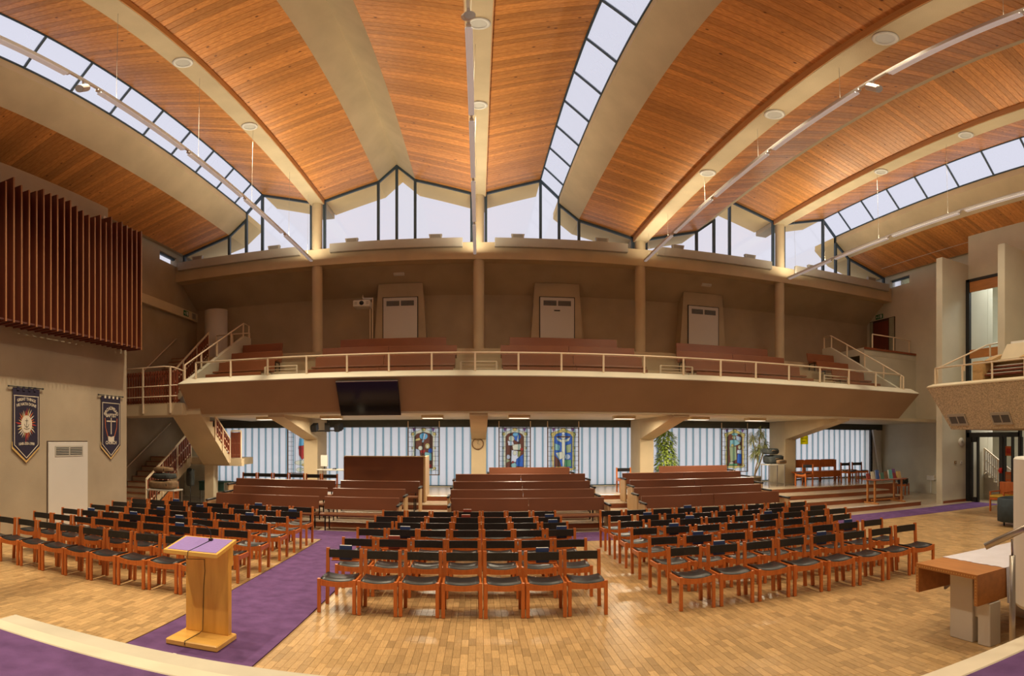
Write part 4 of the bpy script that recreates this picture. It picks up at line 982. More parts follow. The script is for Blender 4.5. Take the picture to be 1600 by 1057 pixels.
for i, (pa, pb) in enumerate(SX):
    xa, xe = at_y(pa, 700, YSG).x, at_y(pb, 700, YSG).x; xc = (xa + xe) / 2; hw = (xe - xa) / 2; z0, z1 = 1.02, 2.72
    t = thing('stained_glass_panel', SGL[i], 'stained glass', (xc, YSG, z0), 'stained glass panels before the window wall')
    fr = MB().box(xa, xa + .035, YSG - .02, YSG + .02, z0, z1).box(xe - .035, xe, YSG - .02, YSG + .02, z0, z1).box(xa, xe, YSG - .02, YSG + .02, z0, z0 + .03).box(xa, xe, YSG - .02, YSG + .02, z1 - .03, z1)
    fr.build('frame', mat('panel_frame_brown', (.14, .075, .03), .5, .1, 4), t)
    for xx in (xa, xe - .03): MB().box(xx, xx + .03, YSG - .01, YSG + .02, z1, 2.95).build('hanger', RAIL, t)
    m = MB()
    n = 9
    for k in range(1, 8):
        xx = xa + (xe - xa) * k / 8
        if k in (1, 7, 2, 6): m.box(xx - .006, xx + .006, YSG - .008, YSG - .002, z0, z1)
    for k in range(1, 10):
        zz = z0 + (z1 - z0) * k / 10; m.box(xa, xa + hw * .42, YSG - .008, YSG - .002, zz - .006, zz + .006); m.box(xe - hw * .42, xe, YSG - .008, YSG - .002, zz - .006, zz + .006)
    m.build('lead_grid', LEADM, t)
    # picture area
    S = hw / .50; zb = z0 + .22; hgt = 1.36
    P = lambda u, v: (xc + u * S, zb + v * hgt)
    out = [(-.37, .0), (-.33, .05), (-.36, .3), (-.33, .5), (-.37, .55), (-.33, .6), (-.35, .84), (-.40, .90), (-.33, .97), (-.2, .99), (-.08, 1.05), (0, 1.07), (.08, 1.05), (.2, .99), (.33, .97), (.40, .90), (.35, .84), (.33, .6), (.37, .55), (.33, .5), (.36, .3), (.33, .05), (.37, .0), (.25, -.05), (.12, -.03), (0, -.07), (-.12, -.03), (-.25, -.05)]
    layers = [('border_glass', 'white', [(-9, -9), (9, -9), (9, 9), (-9, 9)])]
    if i > 0:
        layers.append(('gold_surround', 'gold' if i in (3, 4) else 'cream', out))
        for (u, v, r) in ((-.34, .92, .055), (.34, .92, .055), (0, 1.04, .065), (-.34, .02, .05), (.34, .02, .05), (-.35, .55, .03), (.35, .55, .03)): layers.append(('scroll', 'gold', ell(u, v, r, r * .75, 10)))
        for u in (-.3, .3): layers.append(('tassel', 'purple', [(u - .06, 1.12), (u + .06, 1.12), (u + .02, .99), (u - .02, .99)]))
    else:
        for (u, v, r) in ((-.1, -.05, .12), (.08, -.04, .12)): layers.append(('scroll', 'cream', ell(u, v, r, r * .5, 10)))
    for k, (c, pl) in enumerate(SCENES[i]):
        if not (i == 0 and k == 0): layers.append(('glass_piece', c, pl))
    layers = [(nm, c, [P(*q) for q in pl]) for nm, c, pl in layers]
    def inside(pl, x, z):
        r = False; j = len(pl) - 1
        for k in range(len(pl)):
            if (pl[k][1] > z) != (pl[j][1] > z) and x < (pl[j][0] - pl[k][0]) * (z - pl[k][1]) / (pl[j][1] - pl[k][1]) + pl[k][0]: r = not r
            j = k
        return r
    NX, NZ = 56, 86; gx = (xe - xa - .06) / NX; gz = (z1 - z0 - .06) / NZ; cells = {}
    for jz in range(NZ):
        run = None
        for jx in range(NX + 1):
            top_ = None
            if jx < NX:
                x = xa + .03 + (jx + .5) * gx; z = z0 + .03 + (jz + .5) * gz
                top_ = max(k for k in range(len(layers)) if inside(layers[k][2], x, z))
            if run is None: run = [top_, jx]
            elif run[0] != top_:
                cells.setdefault(run[0], []).append((run[1], jx, jz)); run = [top_, jx]
    parts_ = []
    for k, cl_ in cells.items():
        comps = []
        for r_ in cl_:
            hit = [c_ for c_ in comps if any(abs(q[2] - r_[2]) <= 1 and q[0] < r_[1] and r_[0] < q[1] for q in c_)]
            new = [r_] + [q for c_ in hit for q in c_]; comps = [c_ for c_ in comps if c_ not in hit] + [new]
        parts_ += [(k, c_) for c_ in comps]
    for k, cl_ in parts_:
        m = MB(); y1 = YSG - (.004 if k else .0)
        for a_, b_, jz in cl_:
            xA, xB, zA = xa + .03 + a_ * gx, xa + .03 + b_ * gx, z0 + .03 + jz * gz
            m.add([(xA, y1, zA), (xB, y1, zA), (xB, y1, zA + gz), (xA, y1, zA + gz)], [(0, 1, 2, 3)])
        m.build(layers[k][0], SG[layers[k][1]], t)
    lead = MB()
    for k, (nm, c, pp) in enumerate(layers[1:]):
        for a, b in zip(pp, pp[1:] + pp[:1]): lead.bar((a[0], YSG - .010, a[1]), (b[0], YSG - .010, b[1]), .009, .004, (0, 1, 0))
    tag(lead.build('lead_lines', LEADM, t), kind='stuff')

# ------------------------------------------------------------------ things under the balcony
ck = thing('clock', 'round wooden wall clock on the middle pillar', 'clock', (0, 19.14, 2.1)); cz = at_y(746.5, 694, 19.1).z
cxk = at_y(746.5, 694, 19.1).x
MB().lathe([(0, .0), (.19, .0), (.20, -.03), (.175, -.045), (.16, -.03)], (cxk, 19.147, cz), 28, 'y').build('case', mat('clock_case', (.16, .08, .03), .4, .1, 8), ck, True)
MB().lathe([(0, -.031), (.165, -.031)], (cxk, 19.147, cz), 28, 'y').build('dial', mat('clock_dial', (.42, .30, .17), .5, .06, 8), ck)
for i in range(12):
    a = i * pi / 6; MB().bar((cxk + .13 * sin(a), 19.114, cz + .13 * cos(a)), (cxk + .15 * sin(a), 19.114, cz + .15 * cos(a)), .01, .003).build('hour_mark', BLACK, ck)
MB().bar((cxk, 19.112, cz), (cxk + .075, 19.112, cz - .03), .012, .003).build('hour_hand', BLACK, ck); MB().bar((cxk, 19.11, cz), (cxk + .02, 19.11, cz + .12), .009, .003).build('minute_hand', BLACK, ck)
# booth
bt = thing('sound_booth', 'tall reddish brown panelled sound booth behind the pews', 'booth', (-2.75, 17, .45))
MB().cbox(-3.92, -1.60, 16.62, 16.67, .45, 1.77, .006).build('front_panel', PEWV, bt)
MB().box(-3.95, -1.56, 16.60, 16.70, 1.77, 1.80).build('top_cap', PEWEND, bt)
MB().cbox(-1.60, -1.54, 16.60, 17.9, .45, 1.79, .006).build('side_panel', PEWEND, bt); MB().cbox(-3.97, -3.92, 16.62, 17.9, .6, 1.77, .006).build('side_panel', PEWV, bt)
# mixing desk table, monitor
dk = thing('desk', 'thin topped desk between the left pillar and the sound booth', 'desk', (-4.6, 17.9, .6))
MB().cbox(-5.1, -4.0, 17.6, 18.3, 1.30, 1.335, .006).build('desk_top', GREYW, dk)
for x in (-5.05, -4.05):
    for y in (17.65, 18.25): MB().box(x - .018, x + .018, y - .018, y + .018, .6, 1.30).build('leg', STEEL, dk)
mo = thing('monitor', 'grey flat monitor tilted back on the desk by the left pillar', 'monitor', (-4.9, 18, 1.335))
MB().hexa([(-5.05, 17.95, 1.42), (-4.8, 17.85, 1.42), (-4.8, 17.9, 1.42), (-5.05, 18.0, 1.42)], [(-5.08, 18.05, 1.78), (-4.83, 17.95, 1.78), (-4.83, 17.99, 1.78), (-5.08, 18.09, 1.78)]).build('screen', GREYW, mo)
MB().bar((-4.93, 17.95, 1.335), (-4.93, 17.98, 1.6), .03).build('stand', BLACK, mo); MB().cbox(-5.0, -4.85, 17.88, 18.05, 1.335, 1.345, .003).build('foot', BLACK, mo)
ms = thing('mouse', 'small black computer mouse lying on the desk beside the monitor', 'mouse', (-4.55, 17.8, 1.335)); MB().lathe([(0, .045), (.05, .038), (.075, .015), (.075, 0), (0, 0)], (-4.55, 17.8, 1.335), 12).build('shell', BLACK, ms, True)
# stage light cluster
lb = thing('stage_light_bar', 'bar of black stage lights under the balcony beside the left pillar', 'stage lights', (-5.1, 18, 2.6))
z = 2.62
MB().tube([(-5.35, 18.4, z - .05), (-4.45, 18.4, z - .03)], .02, 8).build('bar', BLACK, lb, True)
MB().bar((-4.95, 18.4, z - .05), (-4.95, 18.4, 3.0), .025).build('hanger', BLACK, lb)
for x, r in ((-5.38, .0), (-5.0, .3), (-4.52, -.3)):
    MB().bar((x, 18.55, z + .12), (x + r * .3, 18.25, z + .02), .17, .22).build('lamp_head', BLACK, lb); MB().bar((x, 18.4, z - .05), (x, 18.4, z + .08), .03).build('yoke', BLACK, lb)
# plants
def leaf(m, p, d, l, wd, droop=0.0):
    d = Vector(d).normalized(); s = d.cross(Vector((0, 0, 1)));
    s = s.normalized() if s.length > .01 else Vector((1, 0, 0))
    a = Vector(p); b = a + d * l * .5 + s * wd; c = a + d * l + Vector((0, 0, -droop)); e = a + d * l * .5 - s * wd
    n = d.cross(s) * .008; mid = a + d * l * .5 + n
    m.add([a, b, c, e, mid], [(0, 1, 4), (1, 2, 4), (2, 3, 4), (3, 0, 4)])
fx = at_y(1040, 700, 19.6)
pf = thing('ficus_plant', 'bushy green potted ficus before the window wall right of the pillar', 'plant', (fx.x, 19.6, .6))
MB().lathe([(0, .6), (.17, .6), (.22, .92), (.20, .92), (.18, .88), (0, .88)], (fx.x, 19.6, 0), 18).build('pot', TERRA, pf, True)
MB().tube([(fx.x, 19.6, .88), (fx.x + .03, 19.6, 1.4), (fx.x - .02, 19.6, 2.2)], [.03, .025, .012], 8).build('trunk', BARK, pf, True)
rng = random.Random(3)
m = MB()
for i in range(1500):
    v = rng.random(); zz = 1.15 + 1.5 * v; rad = .36 + .05 * sin(v * 9) - 1.3 * max(0, v - .84); a = rng.uniform(0, 2 * pi); rr = rad * sqrt(rng.uniform(.15, 1))
    off = -.22 * max(0, v - .55)
    p = (fx.x + .03 + off + rr * cos(a), 19.6 + rr * sin(a) * .8, zz); leaf(m, p, (cos(a), sin(a), rng.uniform(-.9, .3)), rng.uniform(.11, .16), .042, .02)
tag(m.build('leaves', LEAF1, pf), kind='stuff')
dx = at_y(1180, 750, 19.4)
pd = thing('dracaena_plant', 'tall dracaena with drooping spiky heads in a low pot', 'plant', (dx.x, 19.4, .6))
X = dx.x
MB().lathe([(0, .6), (.19, .6), (.24, .86), (.26, .86), (.26, .90), (.22, .90), (.20, .86), (0, .86)], (X, 19.4, 0), 18).build('pot', TERRA, pd, True)
heads = [((X + .0, 19.4, 1.95), 1.25), ((X + .22, 19.35, 2.70), 1.0), ((X - .10, 19.45, 2.50), .95), ((X + .42, 19.4, 2.22), .95), ((X + .12, 19.3, 2.15), .9)]
stems = [[(X - .02, 19.4, .86), (X + .02, 19.4, 1.2), (X + .14, 19.4, 1.55), (X + .02, 19.4, 1.85), (X - .08, 19.43, 2.2), (X - .10, 19.45, 2.5)], [(X + .12, 19.4, 1.6), (X + .16, 19.37, 2.1), (X + .22, 19.35, 2.70)], [(X - .0, 19.4, 1.0), (X + .2, 19.4, 1.4), (X + .36, 19.4, 1.8), (X + .42, 19.4, 2.22)], [(X + .10, 19.4, 1.75), (X + .12, 19.3, 2.15)]]
for s_ in stems: MB().tube(s_, [.035] + [.026] * (len(s_) - 2) + [.02], 8).build('stem', BARK, pd, True)
for hp, sc_ in heads:
    m = MB()
    for i in range(85):
        a = rng.uniform(0, 2 * pi); el = rng.uniform(-.9, .9); l = rng.uniform(.22, .36) * sc_
        d = Vector((cos(a) * cos(el), sin(a) * cos(el) * .8, sin(el))); q = Vector(hp) + Vector((0, 0, -rng.uniform(0, .3)))
        leaf(m, q, d, l, .019, .12)
    tag(m.build('leaf_head', LEAF2, pd), kind='stuff')
# trolleys with bags
def bagblob(m, c, r, sd):
    rg = random.Random(sd); n, k = 16, 9; vs = []; 
    for j in range(k + 1):
        ph = pi * j / k
        for i in range(n):
            a = 2 * pi * i / n; f = 1 + .10 * sin(3 * a + sd) * sin(ph) + rg.uniform(-.05, .05)
            x = abs(cos(a)) ** .5 * (1 if cos(a) > 0 else -1); y = abs(sin(a)) ** .5 * (1 if sin(a) > 0 else -1); s2 = max(sin(ph), 0) ** .35
            vs.append((c[0] + r[0] * x * s2 * f, c[1] + r[1] * y * s2 * f, c[2] + max(-r[2], r[2] * (abs(cos(ph)) ** .6) * (1 if cos(ph) > 0 else -1) * f * (1 - .25 * (sin(2 * a + sd) > 0) * (j < 3)))))
    m.add(vs, [(j * n + i, j * n + (i + 1) % n, (j + 1) * n + (i + 1) % n, (j + 1) * n + i) for j in range(k) for i in range(n)])
def trolley(x0, x1, y0, y1, zf, h, label):
    t = thing('trolley_table', label, 'trolley', ((x0 + x1) / 2, (y0 + y1) / 2, zf))
    MB().cbox(x0, x1, y0, y1, zf + h - .04, zf + h, .006).build('top', GREYW, t)
    for x in (x0 + .03, x1 - .03):
        for y in (y0 + .03, y1 - .03): MB().box(x - .013, x + .013, y - .013, y + .013, zf, zf + h - .04).build('leg', STEEL, t)
tx = at_y(1207, 735, 18.0).x
trolley(tx - .33, tx + .38, 17.7, 18.3, .6, .82, 'small metal framed table by the right pillar carrying folded bags')
for nm, c, r, mt_, lb_ in (('bag', (tx + .10, 18.07, 1.58), (.36, .24, .155), BAG1, 'dark soft bag at the bottom of the heap by the right pillar'), ('bag', (tx - .02, 18.08, 1.87), (.28, .2, .11), BAG1, 'dark folded bag on top of the heap by the right pillar'), ('cushion', (tx + .22, 17.74, 1.50), (.20, .055, .075), BAG2, 'tan roll lying before the dark bags by the right pillar')):
    m = MB(); bagblob(m, c, r, 3 + c[0]); o = m.build(nm, mt_, None, True); tag(o, lb_, 'bag', 'bags heaped by the right pillar')
    h_ = MB().tube([(c[0] - .1, c[1] - r[1] * .9, c[2]), (c[0] - .06, c[1] - r[1] - .03, c[2] + .03), (c[0] + .06, c[1] - r[1] - .03, c[2] + .03), (c[0] + .1, c[1] - r[1] * .9, c[2])], .012, 6).build('strap', BAG2 if mt_ is BAG1 else BAG1, o, True)
lx = at_y(253, 760, 15.0)
trolley(-9.40, -8.45, 14.45, 15.0, 0, .80, 'low dark table at the foot of the stairs carrying rolled bags')
for k_, (c, r, mt_, lb_) in enumerate((((-8.95, 14.72, .935), (.44, .24, .135), BAG2, 'tan rolled bag on the low table at the stair foot'), ((-8.98, 14.75, 1.19), (.36, .2, .095), BAG1, 'dark flat bag over the tan roll at the stair foot'), ((-9.05, 14.8, 1.385), (.30, .18, .08), BAG2, 'topmost tan bag of the heap at the stair foot'))):
    m = MB(); bagblob(m, c, r, 11 + k_); o = m.build('rolled_bag', mt_, None, True); tag(o, lb_, 'bag', 'bags heaped at the stair foot')
    MB().tube([(c[0] + r[0] * .5, c[1] - r[1] * 1.0, c[2] - .02), (c[0] + r[0] * .5, c[1] - r[1] - .02, c[2] + .02), (c[0] + r[0] * .5, c[1], c[2] + r[2] + .01)], .012, 6).build('strap', BLACK, o, True)
# under-stair cupboard, music stand, small side chair
cp = thing('under_stair_cupboard', 'orange brown wooden cupboard with slanting top under the lower stairs', 'cupboard', (-9.85, 16.5, 0))
MB().prism([(15.6, 0), (17.2, 0), (17.2, .86), (15.6, .03)], 'x', -9.90, -9.86).build('side_panel', CHW, cp); MB().cbox(-9.86, -9.84, 16.5, 17.15, .05, .45, .004).build('door', CHW, cp)
MB().cbox(-9.84, -9.82, 16.6, 16.63, .22, .34, .004).build('handle', BLACK, cp)
mu = thing('music_stand', 'tall black covered music stand beside the landing pillar', 'music stand', (-9.35, 17.2, 0))
m = MB(); bagblob(m, (-9.3, 17.0, 1.02), (.13, .10, .30), 5); m.build('cover', BAG1, mu, True)
MB().tube([(-9.3, 17.0, 0), (-9.3, 17.0, .8)], .015, 8).build('pole', BLACK, mu, True)
for a in (0, 2.1, 4.2): MB().bar((-9.3, 17.0, .18), (-9.3 + .2 * cos(a), 17 + .2 * sin(a), .01), .016).build('leg', BLACK, mu)
ts = thing('green_stool_table', 'dark green cloth covered table behind the landing pillar', 'table', (-9.4, 19.0, 0))
MB().cbox(-9.95, -8.9, 18.8, 19.4, .72, .76, .01).build('top', mat('dark_green_cloth', (.04, .10, .075), .8, .15, 6), ts); MB().box(-9.93, -8.92, 18.82, 18.84, .42, .72).build('cloth_fall', MATS['dark_green_cloth'], ts)
for x in (-9.9, -8.95): MB().box(x - .02, x + .02, 18.85, 18.9, 0, .72).build('leg', STEEL, ts)
lm = thing('wooden_font', 'small turned wooden pedestal stand on the green table', 'stand', (-9.55, 19.0, .76))
MB().lathe([(0, .76), (.10, .76), (.09, .80), (.03, .86), (.03, .98), (.14, 1.10), (.15, 1.14), (0, 1.14)], (-9.55, 19.05, 0), 16).build('turned_body', CHW, lm, True)
# benches on the raised floor
bn = thing('wooden_bench', 'orange wooden bench with three back panels before the glass wall', 'bench', (12.6, 19.1, .6))
bx0, bx1 = 11.55, 13.80
for k in range(3):
    a = bx0 + k * .75; MB().cbox(a + .04, a + .75, 19.40, 19.44, 1.18, 1.50, .02).build('back_panel', CHW, bn)
for k in range(4):
    a = bx0 + .03 + k * .745; MB().cbox(a - .05, a + .05, 19.38, 19.45, .6, 1.48, .006).build('back_post', CHW, bn)
MB().cbox(bx0, bx1, 18.95, 19.42, 1.0, 1.05, .01).build('seat', CHW, bn); MB().cbox(bx0, bx1, 18.93, 18.96, .80, 1.02, .006).build('front_rail', CHW, bn)
for x in (bx0 + .1, bx1 - .1): MB().cbox(x - .03, x + .03, 18.97, 19.03, .6, 1.0, .004).build('leg', CHW, bn)
lt = thing('low_table', 'pale wooden low table between bench and chairs by the glass wall', 'table', (14.3, 19.1, .6))
MB().cbox(14.0, 14.6, 18.95, 19.35, 1.02, 1.06, .006).build('top', PEWEND, lt)
for x in (14.05, 14.55):
    for y in (18.98, 19.32): MB().box(x - .02, x + .02, y - .02, y + .02, .6, 1.02).build('leg', PEWEND, lt)
# book table on the first tier
tb2 = thing('book_table', 'narrow dark wooden trestle table loaded with books by the steps', 'table', (12.65, 14.9, .15))
MB().cbox(11.95, 13.35, 14.52, 15.22, .93, .97, .008).build('top', STEPW, tb2)
for x in (12.06, 13.24):
    MB().cbox(x - .03, x + .03, 14.50, 15.24, .15, .20, .006).build('foot', TABW, tb2)
    for y in (14.68, 15.06): MB().cbox(x - .03, x + .03, y - .03, y + .03, .20, .93, .004).build('leg', TABW, tb2)
MB().cbox(12.06, 13.24, 14.85, 14.89, .24, .29, .004).build('stretcher', TABW, tb2)
cols = [('red', (.30, .045, .035)), ('cream', (.6, .55, .42)), ('blue', (.05, .10, .28)), ('dark green', (.05, .12, .08)), ('grey', (.3, .3, .3)), ('orange', (.5, .18, .05)), ('brown', (.16, .08, .04)), ('teal', (.08, .25, .24)), ('black', (.02, .02, .02)), ('white', (.7, .7, .68)), ('maroon', (.2, .03, .04)), ('tan', (.4, .26, .12)), ('purple', (.14, .06, .2)), ('yellow', (.55, .42, .08))]
for k, (cn, cc) in enumerate(cols):
    x = 12.02 + .095 * k; y = 15.02 - .13 * (k % 4); mt_ = mat('cover_' + cn.replace(' ', '_'), cc, .5, .1, 8)
    b = thing('book', cn + ' covered book standing among others on the book table', 'book', (x, y, .97), 'books on the book table'); h = .18 + .06 * ((k * 7) % 5) / 2
    MB().hexa([(x, y, .97), (x + .13, y, .97), (x + .13, y + .05, .97), (x, y + .05, .97)], [(x, y + .07, .97 + h), (x + .13, y + .07, .97 + h), (x + .13, y + .10, .97 + h), (x, y + .10, .97 + h)]).build('cover', mt_, b)
    MB().hexa([(x + .01, y + .012, .975), (x + .134, y + .012, .975), (x + .134, y + .04, .975), (x + .01, y + .04, .975)], [(x + .01, y + .08, .965 + h), (x + .134, y + .08, .965 + h), (x + .134, y + .092, .965 + h), (x + .01, y + .092, .965 + h)]).build('pages', PAPER, b)
bg_ = MB(); bagblob(bg_, (16.05, 17.7, .60), (.2, .17, .12), 21); o = tag(bg_.build('bag', BAG1, None, True), 'dark bag dumped on the wooden chair beside the right wall', 'bag')
MB().tube([(15.95, 17.51, .62), (16.0, 17.48, .70), (16.1, 17.48, .70), (16.15, 17.51, .62)], .012, 6).build('strap', BAG2, o, True)
# yellow notice on the glass
yn = at_y(1257, 688, 20.58)
YELP = glassmat('yellow_paper', (.80, .66, .02), .0, milk=.5, milkc=(.95, .80, .03))
nt = thing('yellow_notice', 'square yellow notice stuck on the glass wall right of the pillar', 'notice', (yn.x, 20.6, yn.z - .18))
MB().box(yn.x - .19, yn.x + .19, 20.594, 20.60, yn.z - .18, yn.z + .18).build('sheet', YELP, nt)
m = MB()
for r_, (y_, n_) in enumerate(((.07, 6), (-.06, 4))):
    for k in range(n_): xx = yn.x - n_ * .022 + k * .044; m.box(xx - .015, xx + .015, 20.592, 20.5945, yn.z + y_ - .022, yn.z + y_ + .022)
tag(m.build('faint_print', mat('faded_print', (.32, .26, .03), .7, .1, 5), nt), kind='stuff')
# door opening clock-like buzzers on the right fin
bz = thing('wall_speaker_disc', 'round white disc speaker on the right wall fin', 'speaker', (15.75, 14.14, 2.0)); q = at_y(1502, 691, 14.14)
MB().lathe([(0, -.05), (.12, -.045), (.15, -.02), (.15, 0)], (q.x, 14.149, q.z), 24, 'y').build('cover', WHITEP, bz, True); MB().lathe([(0, -.056), (.05, -.055), (.05, -.045)], (q.x, 14.149, q.z), 16, 'y').build('centre_cap', GREYW, bz)
for px, nm, mt_, lb_ in ((1493, 'thermostat', mat('brass', (.25, .14, .04), .4, .1, 5), 'small brass switch on the right wall fin'), (1502, 'light_switch', WHITEP, 'small white light switch on the right wall fin')):
    q = at_y(px, 723, 14.14); s_ = thing(nm, lb_, 'switch', (q.x, 14.14, q.z)); MB().cbox(q.x - .055, q.x + .055, 14.125, 14.149, q.z - .055, q.z + .055, .006).build('plate', mt_, s_); MB().cbox(q.x - .02, q.x + .02, 14.115, 14.126, q.z - .03, q.z + .03, .003).build('rocker', GREYW, s_)
cd = thing('conduit', 'pale cable conduit with socket box running low on the right wall', 'conduit', (XR, 16, .6))
MB().box(XR - .05, XR, 14.5, 17.4, .62, .66).box(XR - .05, XR, 17.2, 17.24, .05, .62).build('trunking', WHITEP, cd); MB().cbox(XR - .07, XR, 17.0, 17.45, .58, .78, .01).build('socket_box', WHITEP, cd)

# ------------------------------------------------------------------ right rear door on upper landing
ul = struct('upper_landing', (16, 19, 6))
MB().box(XBR, XR, 18.2, 21.6, 5.75, 6.05).build('slab', CONC_R, ul); MB().box(XBR - .02, XR, 18.16, 18.2, 5.98, 6.07).build('edge', STEPW, ul)
MB().box(XBR, XR, 18.21, 18.5, 3.1, 5.75).build('landing_wall', CONC_R, ul)
D = struct('door_5', (XR, 20.6, 6.05))
MB().box(XR - .03, XR, 19.55, 21.35, 6.05, 7.98).build('frame', mat('door_frame_brown', (.05, .025, .015), .5, .1, 5), D)
MB().cbox(XR - .06, XR - .03, 19.98, 21.05, 6.05, 7.86, .005).build('leaf', mat('door_red_brown', (.14, .03, .018), .4, .2, 2, (6, 6, .6)), D)
MB().box(XR - .045, XR - .03, 19.58, 19.92, 6.05, 7.95).build('side_light', mat('frosted_side', (.30, .31, .22), .5, .1, 5), D); MB().box(XR - .045, XR - .03, 21.1, 21.32, 6.05, 7.95).build('side_light', MATS['frosted_side'], D)
MB().tube([(XR - .07, 20.12, 6.35), (XR - .1, 20.12, 6.36), (XR - .1, 20.12, 6.5), (XR - .07, 20.12, 6.51)], .012, 6).build('handle', STEEL, D)
es = thing('exit_sign', 'small green exit sign above the red brown door, right wall', 'exit sign', (XR, 20.6, 8.05)); exit_sign(es, lambda u, v, d: (XR - .005 - d, 20.65 - u * 1.3, 8.03 + v))
rail_run('landing_rail', 'level cream railing before the red brown door at the right rear', [(14.9, 18.3, 6.05), (16.2, 18.3, 6.05), (XR - .05, 18.5, 6.05)], [0, .5, .97], .62)

# ------------------------------------------------------------------ organ loft on the right
ol = struct('organ_loft', (14, 10, 2.6))
XO = 12.55; YA, YE = 3.5, 12.75
MB().hexa([(XO + .75, YA, 2.60), (16.1, YA, 2.60), (16.1, YE - .35, 2.60), (XO + .75, YE - .35, 2.60)], [(XO, YA, 3.90), (16.1, YA, 3.90), (16.1, YE, 3.90), (XO, YE, 3.90)]).build('loft_front', PEBBLE, ol)
MB().prism([(XO - .01, 3.885), (XO + .3, 4.0), (XO + .3, 4.03), (XO - .01, 3.925)], 'y', YA, YE).build('coping', CREAM, ol)
def loftp(v, d): return Vector((XO + .75, 0, 2.60)) + Vector((-.75, 0, 1.3)) * v + Vector((-.866, 0, -.5)) * d
for yc in (12.0 - .05, 10.25, 8.5):
    g = struct('trim_4', (XO, yc, 2.7)); g.name = 'trim_4'
    a0, a1 = loftp(.10, .004), loftp(.36, .004); o0, o1 = loftp(.10, .03), loftp(.36, .03)
    MB().hexa([(a0.x, yc - .36, a0.z), (a0.x, yc + .36, a0.z), (a1.x, yc + .36, a1.z), (a1.x, yc - .36, a1.z)], [(o0.x, yc - .36, o0.z), (o0.x, yc + .36, o0.z), (o1.x, yc + .36, o1.z), (o1.x, yc - .36, o1.z)]).build('vent_frame', GREYW, g)
    for s_ in (-1, 1):
        c_ = yc + s_ * .165; p0_, p1_ = loftp(.15, .031), loftp(.31, .031); q0_, q1_ = loftp(.15, .034), loftp(.31, .034)
        MB().hexa([(p0_.x, c_ - .14, p0_.z), (p0_.x, c_ + .14, p0_.z), (p1_.x, c_ + .14, p1_.z), (p1_.x, c_ - .14, p1_.z)], [(q0_.x, c_ - .14, q0_.z), (q0_.x, c_ + .14, q0_.z), (q1_.x, c_ + .14, q1_.z), (q1_.x, c_ - .14, q1_.z)]).build('vent_grille', mat('vent_grey', (.09, .085, .085), .5, .2, 30), g)
MB().prism([(12.45, 3.9), (12.75, 3.9), (10.2, 5.25), (10.2, 4.95)], 'x', 15.2, 15.35).build('loft_stair_wall', CONC_R, ol)
rail_run('loft_rail', 'cream railing along the front of the organ loft on the right', [(XO + .28, YE - .1, 4.02), (XO + .28, YA, 4.02)], [i / 8 for i in range(9)], .50)
rail_run('loft_stair_rail', 'sloping cream handrail rising behind the organ loft railing', [(XO + .35, YE - .12, 4.02), (15.0, YE - .4, 5.0), (16.0, 11.8, 5.3)], [0, .35, .7], .50)
oc = thing('organ_console', 'pale oak organ console with stacked keyboards behind the loft railing', 'organ', (13.4, 10, 3.95))
z0 = 3.92; x0, x1 = 13.0, 13.9; OAK = mat('console_oak', (.50, .31, .13), .4, .12, 3, (1, 8, 8))
for ya, yb in ((10.95, 11.35), (9.05, 9.45)):
    MB().cbox(x0 + .1, x1, ya, yb, z0, z0 + .72, .01).build('side_cheek', OAK, oc)
MB().cbox(x1 - .1, x1, 9.4, 11.0, z0, z0 + .95, .01).build('back_board', OAK, oc)
for k in range(3):
    kb = MB().cbox(x0 + .18 + .16 * k, x0 + .44 + .16 * k, 9.46, 10.94, z0 + .26 + .13 * k, z0 + .31 + .13 * k, .005).build('keyboard_shelf', REDW, oc)
    MB().box(x0 + .17 + .16 * k, x0 + .36 + .16 * k, 9.56, 10.84, z0 + .31 + .13 * k, z0 + .33 + .13 * k).build('white_keys', PAPER, kb)
    m = MB()
    for i in range(24): yy = 9.60 + i * .051; m.box(x0 + .26 + .16 * k, x0 + .36 + .16 * k, yy, yy + .018, z0 + .33 + .13 * k, z0 + .345 + .13 * k)
    m.build('black_keys', BLACK, kb)
for ya, s_ in ((11.0, -1), (9.4, 1)): MB().prism([(x0 + .2, z0 + .72), (x1, z0 + .72), (x1, z0 + 1.0), (x0 + .6, z0 + .9)], 'y', *sorted((ya, ya + s_ * .3))).build('stop_jamb', OAK, oc)
mr = thing('music_rest', 'slanted cream music rest above the organ keyboards', 'music rest', (13.7, 10, z0 + .9))
MB().hexa([(13.62, 9.6, z0 + .78), (13.62, 10.7, z0 + .78), (13.66, 10.7, z0 + .78), (13.66, 9.6, z0 + .78)], [(13.86, 9.68, z0 + 1.28), (13.86, 10.62, z0 + 1.28), (13.9, 10.62, z0 + 1.28), (13.9, 9.68, z0 + 1.28)]).build('board', CREAM, mr)
MB().cbox(13.52, 13.66, 9.6, 10.7, z0 + .75, z0 + .78, .004).build('ledge', CREAM, mr)
hb = thing('open_music', 'sheaf of white music standing behind the cream music rest', 'sheet music', (13.9, 10.2, z0 + 1.2)); MB().hexa([(13.82, 9.9, z0 + .95), (13.82, 10.5, z0 + .95), (13.84, 10.5, z0 + .95), (13.84, 9.9, z0 + .95)], [(13.91, 9.9, z0 + 1.36), (13.91, 10.5, z0 + 1.36), (13.93, 10.5, z0 + 1.36), (13.93, 9.9, z0 + 1.36)]).build('sheets', PAPER, hb)

